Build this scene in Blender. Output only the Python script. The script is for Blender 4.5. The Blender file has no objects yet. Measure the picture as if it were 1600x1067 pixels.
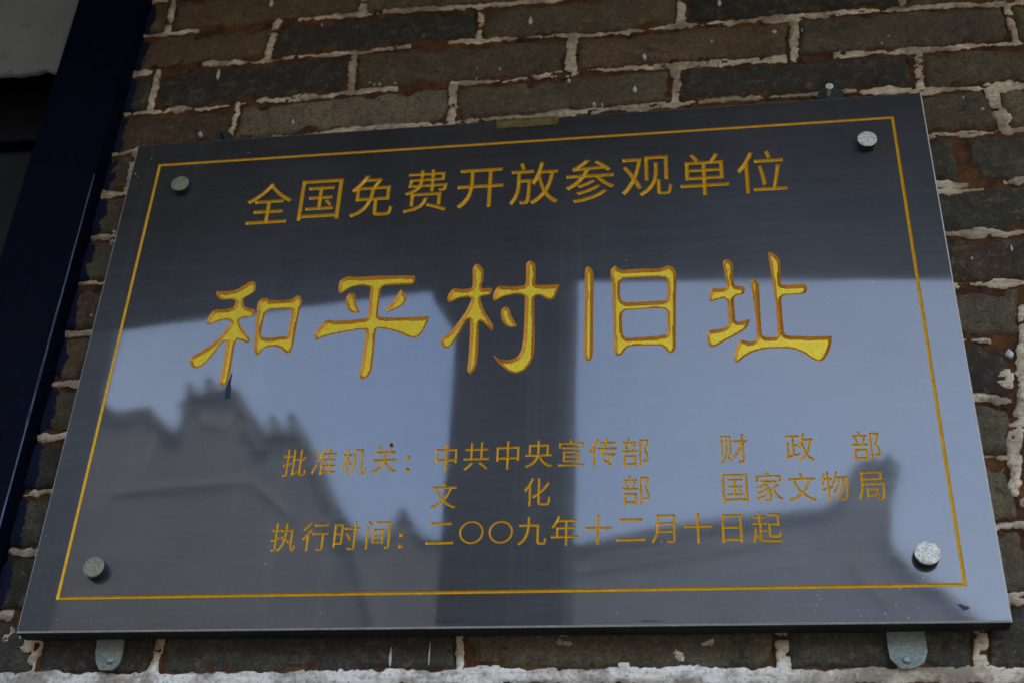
import bpy, bmesh, math, random
import numpy as np
from mathutils import Vector, Matrix
from mathutils.geometry import delaunay_2d_cdt

random.seed(7)
scene = bpy.context.scene
COL = scene.collection

# ------------------------------------------------------------------ camera
ZC = 2.30                       # height of the centre of the plaque above the ground
F_PX = 1998.3046                # focal length in photo pixels (photo 1600 wide)
CAM_P = np.array([0.1952371, -0.6816468, 1.0886622])      # x, up, out of the plaque plane
ROT = np.array([[0.98900022, 0.03889308, -0.14270911], [0.04245085, 0.84958909, 0.52573406], [0.14169152, -0.52600923, 0.83859275]])

def w(x, up, out):              # plaque frame (x right, up, out of the wall) -> world
    return Vector((x, -out, ZC + up))

cam_data = bpy.data.cameras.new('camera')
cam = bpy.data.objects.new('camera', cam_data)
COL.objects.link(cam)
A = Matrix(((1, 0, 0), (0, 0, -1), (0, 1, 0)))
M = (A @ Matrix(ROT.T.tolist())).to_4x4()
M.translation = w(*CAM_P)
cam.matrix_world = M
cam_data.sensor_width = 36.0
cam_data.lens = F_PX / 1600.0 * 36.0
cam_data.clip_start = 0.02
cam_data.clip_end = 2000.0
scene.camera = cam
cam_data.dof.use_dof = True
cam_data.dof.focus_distance = 1.27
cam_data.dof.aperture_fstop = 6.0

def px(x, y, out=0.0):
    """photo pixel -> point (x, up) of the plane `out` metres in front of the plaque face"""
    d = ROT.T @ np.array([(x - 800) / F_PX, (533.5 - y) / F_PX, -1.0])
    t = (out - CAM_P[2]) / d[2]
    q = CAM_P + t * d
    return float(q[0]), float(q[1])

def mirror_px(x, y, dist):
    """what the polished face shows at a photo pixel, `dist` metres out from the wall: (x, up)"""
    d = ROT.T @ np.array([(x - 800) / F_PX, (533.5 - y) / F_PX, -1.0])
    t = (-dist - CAM_P[2]) / d[2]
    q = CAM_P + t * d
    return float(q[0]), float(q[1])

# ------------------------------------------------------------------ world, sun, exposure
SUN_EL, SUN_AZ = math.radians(58), math.radians(20)     # azimuth: 0 = +Y, clockwise
world = bpy.data.worlds.new('World')
scene.world = world
world.use_nodes = True
wn = world.node_tree
bg = wn.nodes['Background']
sky = wn.nodes.new('ShaderNodeTexSky')
sky.sky_type = 'NISHITA'
sky.sun_disc = False
sky.sun_elevation = SUN_EL
sky.sun_rotation = SUN_AZ
sky.air_density = 1.0
sky.dust_density = 5.0
sky.ozone_density = 1.5
hz = wn.nodes.new('ShaderNodeHueSaturation')          # thin drifting cloud: paler, a little brighter
hz.inputs['Saturation'].default_value = 0.72
hz.inputs['Value'].default_value = 1.0
wn.links.new(sky.outputs[0], hz.inputs['Color'])
tc = wn.nodes.new('ShaderNodeTexCoord')
cn = wn.nodes.new('ShaderNodeTexNoise')
cn.inputs['Scale'].default_value = 1.1
cn.inputs['Detail'].default_value = 2
cn.inputs['Distortion'].default_value = 0.4
wn.links.new(tc.outputs['Generated'], cn.inputs['Vector'])
cr_ = wn.nodes.new('ShaderNodeMapRange')
cr_.inputs['From Min'].default_value = 0.40
cr_.inputs['From Max'].default_value = 0.66
wn.links.new(cn.outputs['Fac'], cr_.inputs['Value'])
cm = wn.nodes.new('ShaderNodeMix')
cm.data_type = 'RGBA'
wn.links.new(cr_.outputs[0], cm.inputs[0])
wn.links.new(sky.outputs[0], cm.inputs[6])
wn.links.new(hz.outputs[0], cm.inputs[7])
wn.links.new(cm.outputs[2], bg.inputs[0])
bg.inputs[1].default_value = 0.14
sd = bpy.data.lights.new('sun', 'SUN')
sd.energy = 2.2
sd.angle = math.radians(0.5)
sd.color = (1.0, 0.95, 0.86)
sun = bpy.data.objects.new('sun', sd)
COL.objects.link(sun)
sdir = Vector((math.sin(SUN_AZ) * math.cos(SUN_EL), math.cos(SUN_AZ) * math.cos(SUN_EL), math.sin(SUN_EL)))
sun.rotation_euler = (-sdir).to_track_quat('-Z', 'Y').to_euler()
sun.location = sdir * 30
scene.view_settings.view_transform = 'Standard'
scene.view_settings.look = 'None'
scene.view_settings.gamma = 1.0
scene.view_settings.exposure = 3.35
scene.render.resolution_x, scene.render.resolution_y = 1024, 682

# ------------------------------------------------------------------ node helpers
def material(name):
    m = bpy.data.materials.new(name)
    m.use_nodes = True
    nt = m.node_tree
    return m, nt, nt.nodes['Principled BSDF']

def N(nt, kind, **kw):
    n = nt.nodes.new(kind)
    for k, v in kw.items():
        if k in ('inputs',):
            for kk, vv in v.items():
                n.inputs[kk].default_value = vv
        else:
            setattr(n, k, v)
    return n

def noise(nt, vec, scale, detail=4, rough=0.55, dist=0.0):
    n = N(nt, 'ShaderNodeTexNoise')
    n.inputs['Scale'].default_value = scale
    n.inputs['Detail'].default_value = detail
    n.inputs['Roughness'].default_value = rough
    n.inputs['Distortion'].default_value = dist
    if vec is not None:
        nt.links.new(vec, n.inputs['Vector'])
    return n.outputs['Fac']

def ramp(nt, fac, stops):
    n = N(nt, 'ShaderNodeValToRGB')
    cr = n.color_ramp
    while len(cr.elements) < len(stops):
        cr.elements.new(0.5)
    for e, (p, c) in zip(cr.elements, stops):
        e.position = p
        e.color = (c, c, c, 1) if isinstance(c, (int, float)) else (*c, 1)
    nt.links.new(fac, n.inputs[0])
    return n.outputs[0]

def mix(nt, fac, a, b, mode='MIX'):
    n = N(nt, 'ShaderNodeMix', data_type='RGBA', blend_type=mode)
    for sock, v in ((n.inputs[0], fac), (n.inputs[6], a), (n.inputs[7], b)):
        if isinstance(v, (int, float)):
            sock.default_value = v
        elif isinstance(v, tuple):
            sock.default_value = (*v, 1)
        else:
            nt.links.new(v, sock)
    return n.outputs[2]

def math_(nt, op, a, b=0.0, clamp=False):
    n = N(nt, 'ShaderNodeMath', operation=op, use_clamp=clamp)
    for sock, v in ((n.inputs[0], a), (n.inputs[1], b)):
        if isinstance(v, (int, float)):
            sock.default_value = v
        else:
            nt.links.new(v, sock)
    return n.outputs[0]

def bump(nt, bsdf, height, strength=0.5, distance=0.001, normal=None):
    n = N(nt, 'ShaderNodeBump')
    n.inputs['Strength'].default_value = strength
    n.inputs['Distance'].default_value = distance
    nt.links.new(height, n.inputs['Height'])
    if normal is not None:
        nt.links.new(normal, n.inputs['Normal'])
    if bsdf is not None:
        nt.links.new(n.outputs[0], bsdf.inputs['Normal'])
    return n.outputs[0]

def position(nt):
    return N(nt, 'ShaderNodeNewGeometry').outputs['Position']

def mapped(nt, vec, scale=(1, 1, 1), loc=(0, 0, 0)):
    n = N(nt, 'ShaderNodeMapping')
    n.inputs['Scale'].default_value = scale
    n.inputs['Location'].default_value = loc
    nt.links.new(vec, n.inputs['Vector'])
    return n.outputs[0]

def attr(nt, name):
    return N(nt, 'ShaderNodeAttribute', attribute_name=name).outputs['Fac']

# ------------------------------------------------------------------ materials
def mat_stone():
    m, nt, b = material('polished_stone')
    p = position(nt)
    grain = noise(nt, p, 900, 3, 0.7)
    cloud = noise(nt, p, 9, 5, 0.6)
    col = mix(nt, ramp(nt, grain, [(0.35, 0.0), (0.7, 1.0)]), (0.019, 0.017, 0.014), (0.031, 0.027, 0.023))
    col = mix(nt, ramp(nt, cloud, [(0.3, 0.0), (0.75, 0.35)]), col, (0.055, 0.053, 0.050))
    # dust film and wiped streaks
    smear = noise(nt, mapped(nt, p, (2.2, 1, 30)), 3.0, 6, 0.65, 0.4)
    dust = ramp(nt, smear, [(0.45, 0.0), (0.8, 0.11)])
    col = mix(nt, dust, col, (0.17, 0.17, 0.165))
    # drip marks running down
    drip = noise(nt, mapped(nt, p, (34, 1, 1.2)), 1.0, 3, 0.5, 0.2)
    col = mix(nt, ramp(nt, drip, [(0.60, 0.0), (0.72, 0.12)]), col, (0.14, 0.14, 0.14))
    # pale dirt specks
    v = N(nt, 'ShaderNodeTexVoronoi', feature='F1')
    v.inputs['Scale'].default_value = 70
    nt.links.new(mapped(nt, p, (1, 1, 1)), v.inputs['Vector'])
    spot = ramp(nt, v.outputs['Distance'], [(0.035, 1.0), (0.055, 0.0)])
    sc = N(nt, 'ShaderNodeSeparateColor')
    nt.links.new(v.outputs['Color'], sc.inputs[0])
    sel = ramp(nt, sc.outputs[0], [(0.90, 0.0), (0.91, 0.8)])
    speck = math_(nt, 'MULTIPLY', spot, sel)
    col = mix(nt, speck, col, (0.35, 0.36, 0.36))
    nt.links.new(col, b.inputs['Base Color'])
    # mica sparkle: small crystals tilted and brighter than the ground mass
    v2 = N(nt, 'ShaderNodeTexVoronoi', feature='F1')
    v2.inputs['Scale'].default_value = 420
    nt.links.new(p, v2.inputs['Vector'])
    sc2 = N(nt, 'ShaderNodeSeparateColor')
    nt.links.new(v2.outputs['Color'], sc2.inputs[0])
    mica = math_(nt, 'MULTIPLY', ramp(nt, sc2.outputs[1], [(0.86, 0.0), (0.99, 1.0)]),
                 ramp(nt, v2.outputs['Distance'], [(0.10, 1.0), (0.42, 0.0)]))
    mica = math_(nt, 'MULTIPLY', mica, ramp(nt, noise(nt, p, 14, 3), [(0.4, 0.35), (0.65, 1.0)]))
    nt.links.new(math_(nt, 'MULTIPLY', mica, 1.0, True), b.inputs['Metallic'])
    nt.links.new(mix(nt, mica, col, (0.21, 0.21, 0.21)), b.inputs['Base Color'])
    b.inputs['IOR'].default_value = STONE_IOR
    rg = math_(nt, 'ADD', math_(nt, 'MULTIPLY', ramp(nt, smear, [(0.4, 0.0), (0.85, 1.0)]), 0.04), 0.034)
    rg = math_(nt, 'ADD', rg, math_(nt, 'MULTIPLY', speck, 0.4))
    nt.links.new(rg, b.inputs['Roughness'])
    bump(nt, b, noise(nt, p, 6, 2, 0.4), 0.05, 0.004)
    # worn satin haze over the polish: a second, broad gloss lobe
    b2 = N(nt, 'ShaderNodeBsdfPrincipled')
    nt.links.new(col, b2.inputs['Base Color'])
    b2.inputs['Roughness'].default_value = 0.38
    b2.inputs['IOR'].default_value = 2.1
    ms = N(nt, 'ShaderNodeMixShader')
    nt.links.new(math_(nt, 'ADD', math_(nt, 'MULTIPLY', ramp(nt, noise(nt, p, 5, 4, 0.6), [(0.35, 0.0), (0.7, 1.0)]), 0.14), 0.25), ms.inputs[0])
    nt.links.new(b.outputs[0], ms.inputs[1])
    nt.links.new(b2.outputs[0], ms.inputs[2])
    out = [n for n in nt.nodes if n.type == 'OUTPUT_MATERIAL'][0]
    nt.links.new(ms.outputs[0], out.inputs['Surface'])
    return m
STONE_IOR = 1.92

def mat_gold(name='gold_paint'):
    m, nt, b = material(name)
    p = position(nt)
    wl = attr(nt, 'wall')                       # 1 on the cut walls, which are coloured orange
    br = noise(nt, mapped(nt, p, (1, 1, 1)), 420, 5, 0.7)
    flo = mix(nt, ramp(nt, br, [(0.3, 0.0), (0.75, 1.0)]), GOLD_A, GOLD_B)
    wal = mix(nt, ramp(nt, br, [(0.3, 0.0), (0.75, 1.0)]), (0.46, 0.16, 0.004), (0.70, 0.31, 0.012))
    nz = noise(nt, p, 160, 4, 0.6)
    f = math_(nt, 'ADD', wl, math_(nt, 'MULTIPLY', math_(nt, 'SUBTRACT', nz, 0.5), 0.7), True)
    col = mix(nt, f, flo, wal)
    worn = ramp(nt, noise(nt, p, 90, 6, 0.7), [(0.70, 0.0), (0.76, 0.6)])
    col = mix(nt, worn, col, (0.16, 0.09, 0.03))
    nt.links.new(col, b.inputs['Base Color'])
    b.inputs['Metallic'].default_value = 0.35
    b.inputs['Roughness'].default_value = 0.42
    bump(nt, b, br, 0.5, 0.0006)
    return m
GOLD_A, GOLD_B = (0.74, 0.47, 0.010), (1.0, 0.77, 0.030)

def mat_brick():
    m, nt, b = material('grey_brick')
    p = position(nt)
    oi = N(nt, 'ShaderNodeObjectInfo')
    rnd = oi.outputs['Random']
    off = N(nt, 'ShaderNodeVectorMath', operation='ADD')
    cmb = N(nt, 'ShaderNodeCombineXYZ')
    nt.links.new(math_(nt, 'MULTIPLY', rnd, 37.0), cmb.inputs[0])
    nt.links.new(p, off.inputs[0])
    nt.links.new(cmb.outputs[0], off.inputs[1])
    q = off.outputs[0]
    base = oi.outputs['Color']
    big = noise(nt, q, 16, 6, 0.65, 0.3)
    fine = noise(nt, q, 330, 4, 0.7)
    col = mix(nt, ramp(nt, big, [(0.32, 0.8), (0.66, 0.0)]), base, mix(nt, 0.6, base, (0.020, 0.016, 0.011)))
    col = mix(nt, ramp(nt, noise(nt, q, 22, 5, 0.6, 0.5), [(0.55, 0.0), (0.72, 0.35)]), col, (0.20, 0.19, 0.13))
    rust = math_(nt, 'ADD', attr(nt, 'edge'), math_(nt, 'MULTIPLY', math_(nt, 'SUBTRACT', noise(nt, q, 30, 5, 0.65), 0.56), 2.6), True)
    col = mix(nt, math_(nt, 'MULTIPLY', rust, 0.85), col,
              mix(nt, ramp(nt, noise(nt, q, 60, 4), [(0.35, 0.0), (0.7, 1.0)]), (0.035, 0.018, 0.010), (0.20, 0.075, 0.022)))
    blot = ramp(nt, noise(nt, q, 40, 6, 0.75), [(0.66, 0.0), (0.72, 0.55)])
    col = mix(nt, blot, col, (0.24, 0.23, 0.20))
    col = mix(nt, ramp(nt, fine, [(0.35, 0.65), (0.62, 0.0)]), col, (0.015, 0.014, 0.010))
    col = mix(nt, ramp(nt, noise(nt, q, 120, 5, 0.8), [(0.52, 0.0), (0.66, 0.6)]), col, mix(nt, 0.5, col, (0.30, 0.24, 0.13)))
    col = mix(nt, ramp(nt, noise(nt, q, 95, 6, 0.8, 0.4), [(0.34, 0.75), (0.43, 0.0)]), col, (0.010, 0.010, 0.008))
    # blue overpaint next to the door frame
    sx = N(nt, 'ShaderNodeSeparateXYZ')
    nt.links.new(p, sx.inputs[0])
    wob = math_(nt, 'MULTIPLY', math_(nt, 'SUBTRACT', noise(nt, p, 38, 5, 0.7), 0.5), 0.030)
    e = math_(nt, 'LESS_THAN', math_(nt, 'ADD', sx.outputs[0], wob), PAINT_X)
    col = mix(nt, e, col, (0.003, 0.006, 0.026))
    nt.links.new(col, b.inputs['Base Color'])
    b.inputs['Roughness'].default_value = 0.82
    b.inputs['Specular IOR Level'].default_value = 0.35
    n1 = bump(nt, None, noise(nt, q, 45, 6, 0.7), 0.8, 0.0035)
    pit = N(nt, 'ShaderNodeTexVoronoi', feature='F1')
    pit.inputs['Scale'].default_value = 210
    nt.links.new(q, pit.inputs['Vector'])
    n2 = bump(nt, None, ramp(nt, pit.outputs['Distance'], [(0.05, 0.0), (0.3, 1.0)]), 0.6, 0.0014, n1)
    bump(nt, b, fine, 0.9, 0.0016, n2)
    return m
PAINT_X = -0.488

def mat_mortar():
    m, nt, b = material('lime_and_clay_mortar')
    p = position(nt)
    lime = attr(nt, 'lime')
    st = noise(nt, mapped(nt, p, (12, 40, 160)), 1.0, 5, 0.65, 0.6)
    dirt = noise(nt, p, 26, 6, 0.7)
    lc = mix(nt, ramp(nt, st, [(0.3, 0.0), (0.7, 1.0)]), (0.44, 0.34, 0.21), (0.86, 0.70, 0.47))
    lc = mix(nt, math_(nt, 'MULTIPLY', attr(nt, 'white_lime'), ramp(nt, st, [(0.30, 0.45), (0.62, 1.0)])), lc, (0.92, 0.85, 0.73))
    lc = mix(nt, ramp(nt, dirt, [(0.42, 0.75), (0.56, 0.0)]), lc, (0.20, 0.150, 0.095))
    lc = mix(nt, ramp(nt, noise(nt, p, 300, 4, 0.7), [(0.30, 0.7), (0.48, 0.0)]), lc, (0.10, 0.075, 0.055))
    cl = mix(nt, ramp(nt, noise(nt, p, 55, 5, 0.7), [(0.3, 0.0), (0.72, 1.0)]), (0.018, 0.010, 0.007), (0.17, 0.070, 0.022))
    f = ramp(nt, math_(nt, 'ADD', lime, math_(nt, 'MULTIPLY', math_(nt, 'SUBTRACT', noise(nt, p, 140, 5, 0.75), 0.5), 0.9)), [(0.46, 0.0), (0.56, 1.0)])
    col = mix(nt, f, cl, lc)
    nt.links.new(col, b.inputs['Base Color'])
    b.inputs['Roughness'].default_value = 0.9
    b.inputs['Specular IOR Level'].default_value = 0.2
    n1 = bump(nt, None, noise(nt, p, 190, 6, 0.8), 0.8, 0.0016)
    bump(nt, b, st, 0.6, 0.0015, n1)
    return m

def simple(name, color, rough=0.6, metal=0.0, var=0.25, scale=60, bumpd=0.0006, spec=0.5, color2=None, bstr=0.4):
    m, nt, b = material(name)
    p = position(nt)
    nz = noise(nt, p, scale, 6, 0.65)
    c2 = color2 or tuple(c * (1 - var * 2) for c in color)
    col = mix(nt, ramp(nt, nz, [(0.3, 0.0), (0.7, 1.0)]), c2, color)
    nt.links.new(col, b.inputs['Base Color'])
    b.inputs['Roughness'].default_value = rough
    b.inputs['Metallic'].default_value = metal
    b.inputs['Specular IOR Level'].default_value = spec
    bump(nt, b, noise(nt, p, scale * 3, 5, 0.7), bstr, bumpd)
    return m

def mat_galvanised(name, light, dark, tint_scale=420):
    m, nt, b = material(name)
    p = position(nt)
    v = N(nt, 'ShaderNodeTexVoronoi', feature='F1')
    v.inputs['Scale'].default_value = tint_scale
    nt.links.new(p, v.inputs['Vector'])
    s = N(nt, 'ShaderNodeSeparateColor')
    nt.links.new(v.outputs['Color'], s.inputs[0])
    f = math_(nt, 'MULTIPLY', ramp(nt, s.outputs[0], [(0.15, 0.5), (0.6, 1.0)]), ramp(nt, noise(nt, p, 900, 3, 0.8), [(0.36, 0.25), (0.52, 1.0)]))
    col = mix(nt, f, dark, light)
    nt.links.new(col, b.inputs['Base Color'])
    b.inputs['Metallic'].default_value = 0.35
    b.inputs['Roughness'].default_value = 0.5
    bump(nt, b, f, 0.5, 0.0006)
    return m

M_STONE = mat_stone()
M_GOLD = mat_gold()
M_BRICK = mat_brick()
M_MORTAR = mat_mortar()
M_EDGE = simple('ground_stone_edge', (0.60, 0.60, 0.52), 0.7, var=0.2, scale=200)
M_SIDE = simple('rough_stone_side', (0.018, 0.018, 0.020), 0.7, scale=120)
M_CAP = mat_galvanised('cast_zinc_cap', (0.96, 0.93, 0.78), (0.12, 0.12, 0.10), 700)
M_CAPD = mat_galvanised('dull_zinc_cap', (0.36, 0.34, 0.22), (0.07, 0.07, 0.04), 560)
M_CAPSIDE = simple('blackened_cap_side', (0.02, 0.02, 0.02), 0.5)
M_ZINC = mat_galvanised('galvanised_steel', (0.27, 0.285, 0.225), (0.09, 0.105, 0.085), 650)
M_ZINCD = mat_galvanised('dark_galvanised_steel', (0.050, 0.053, 0.046), (0.02, 0.022, 0.02), 800)  # darker steel for the upper tabs and the left nail
M_SCREW = simple('weathered_screw', (0.35, 0.35, 0.32), 0.45, 0.5, scale=500)
M_NAVY = simple('navy_gloss_paint', (0.0022, 0.0038, 0.0125), 0.5, var=0.2, scale=40, bumpd=0.0015, color2=(0.0012, 0.002, 0.007), bstr=0.9, spec=0.05)
M_NAVYEDGE = simple('navy_edge_highlight', (0.06, 0.085, 0.14), 0.5, scale=80, color2=(0.012, 0.018, 0.045))  # paler navy that paints the highlight on the post's front edge
M_PLASTER = simple('whitewashed_plaster', (0.22, 0.225, 0.205), 0.85, var=0.1, scale=14, bumpd=0.004)
M_BLACK = simple('dark_timber', (0.012, 0.013, 0.018), 0.6, scale=30)
M_DRIP = simple('lime_paint_drip', (0.60, 0.58, 0.54), 0.6, var=0.1, scale=200)
M_TAPE = simple('old_masking_tape', (0.42, 0.34, 0.09), 0.6, var=0.3, scale=90, color2=(0.12, 0.10, 0.03))
M_WOOD = simple('brown_painted_timber', (0.030, 0.020, 0.015), 0.7, scale=12, bumpd=0.003)
M_PLASTERH = simple('grey_gable_plaster', (0.044, 0.048, 0.051), 0.9, scale=2.5, bumpd=0.01)
M_PLASTERB = simple('blue_grey_gable_plaster', (0.058, 0.074, 0.094), 0.9, scale=1.5, bumpd=0.01)
M_TILE = simple('grey_roof_tile', (0.045, 0.046, 0.048), 0.8, scale=6, bumpd=0.01)
M_PAVE = simple('stone_paving', (0.055, 0.050, 0.045), 0.85, scale=3, bumpd=0.006)
M_COLUMN = simple('grey_stone_column', (0.10, 0.10, 0.10), 0.7, scale=9, bumpd=0.004)

# ------------------------------------------------------------------ object helpers
def new_mesh(name, verts, faces, mats, parent=None, loc=(0, 0, 0), smooth=False, midx=None):
    me = bpy.data.meshes.new(name)
    me.from_pydata([tuple(v) for v in verts], [], [tuple(f) for f in faces])
    for m in (mats if isinstance(mats, (list, tuple)) else [mats]):
        me.materials.append(m)
    if midx is not None:
        me.polygons.foreach_set('material_index', midx)
    if smooth:
        me.polygons.foreach_set('use_smooth', [True] * len(me.polygons))
    me.update()
    o = bpy.data.objects.new(name, me)
    COL.objects.link(o)
    o.location = loc
    if parent is not None:
        o.parent = parent
    return o

def bm_obj(name, bm, mats, parent=None, smooth=False):
    me = bpy.data.meshes.new(name)
    bm.normal_update()
    bm.to_mesh(me)
    bm.free()
    for m in (mats if isinstance(mats, (list, tuple)) else [mats]):
        me.materials.append(m)
    if smooth:
        me.polygons.foreach_set('use_smooth', [True] * len(me.polygons))
    o = bpy.data.objects.new(name, me)
    COL.objects.link(o)
    if parent is not None:
        o.parent = parent
    return o

def thing(name, label, cat, group=None, loc=(0, 0, 0)):
    o = bpy.data.objects.new(name, None)
    COL.objects.link(o)
    o.empty_display_size = 0.05
    o.location = loc
    return tag(o, label, cat, group)

def tag(o, label, cat, group=None):
    o['label'] = label
    o['category'] = cat
    if group:
        o['group'] = group
    return o

def box_bm(bm, lo, hi, bev=0.0, mi=0):
    r = bmesh.ops.create_cube(bm, size=1.0)
    vs = r['verts']
    for v in vs:
        v.co = Vector([lo[i] + (v.co[i] + 0.5) * (hi[i] - lo[i]) for i in range(3)])
    fs = {f for v in vs for f in v.link_faces}
    for f in fs:
        f.material_index = mi
    if bev > 0:
        es = list({e for v in vs for e in v.link_edges})
        bmesh.ops.bevel(bm, geom=es, offset=bev, segments=2, profile=0.6, affect='EDGES')

def prism(bm, pts, y0, y1, mi=0):
    """polygon (x, z) extruded between world y0 and y1"""
    a = [bm.verts.new((x, y0, z)) for x, z in pts]
    b = [bm.verts.new((x, y1, z)) for x, z in pts]
    n = len(pts)
    fs = [bm.faces.new(a), bm.faces.new(b[::-1])]
    for i in range(n):
        fs.append(bm.faces.new((a[i], b[i], b[(i + 1) % n], a[(i + 1) % n])))
    for f in fs:
        f.material_index = mi
    bmesh.ops.recalc_face_normals(bm, faces=fs)
    return fs

# 2-D value noise on arrays
def _hash(ix, iy, s):
    h = (ix.astype(np.int64) * 374761393 + iy.astype(np.int64) * 668265263 + s * 1442695041) & 0xFFFFFFFF
    h = ((h ^ (h >> 13)) * 1274126177) & 0xFFFFFFFF
    return ((h ^ (h >> 16)) & 0xFFFF) / 65535.0

def vnoise(x, y, s=0):
    ix, iy = np.floor(x), np.floor(y)
    fx, fy = x - ix, y - iy
    fx, fy = fx * fx * (3 - 2 * fx), fy * fy * (3 - 2 * fy)
    a, b = _hash(ix, iy, s), _hash(ix + 1, iy, s)
    c, d = _hash(ix, iy + 1, s), _hash(ix + 1, iy + 1, s)
    return (a * (1 - fx) + b * fx) * (1 - fy) + (c * (1 - fx) + d * fx) * fy

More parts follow.
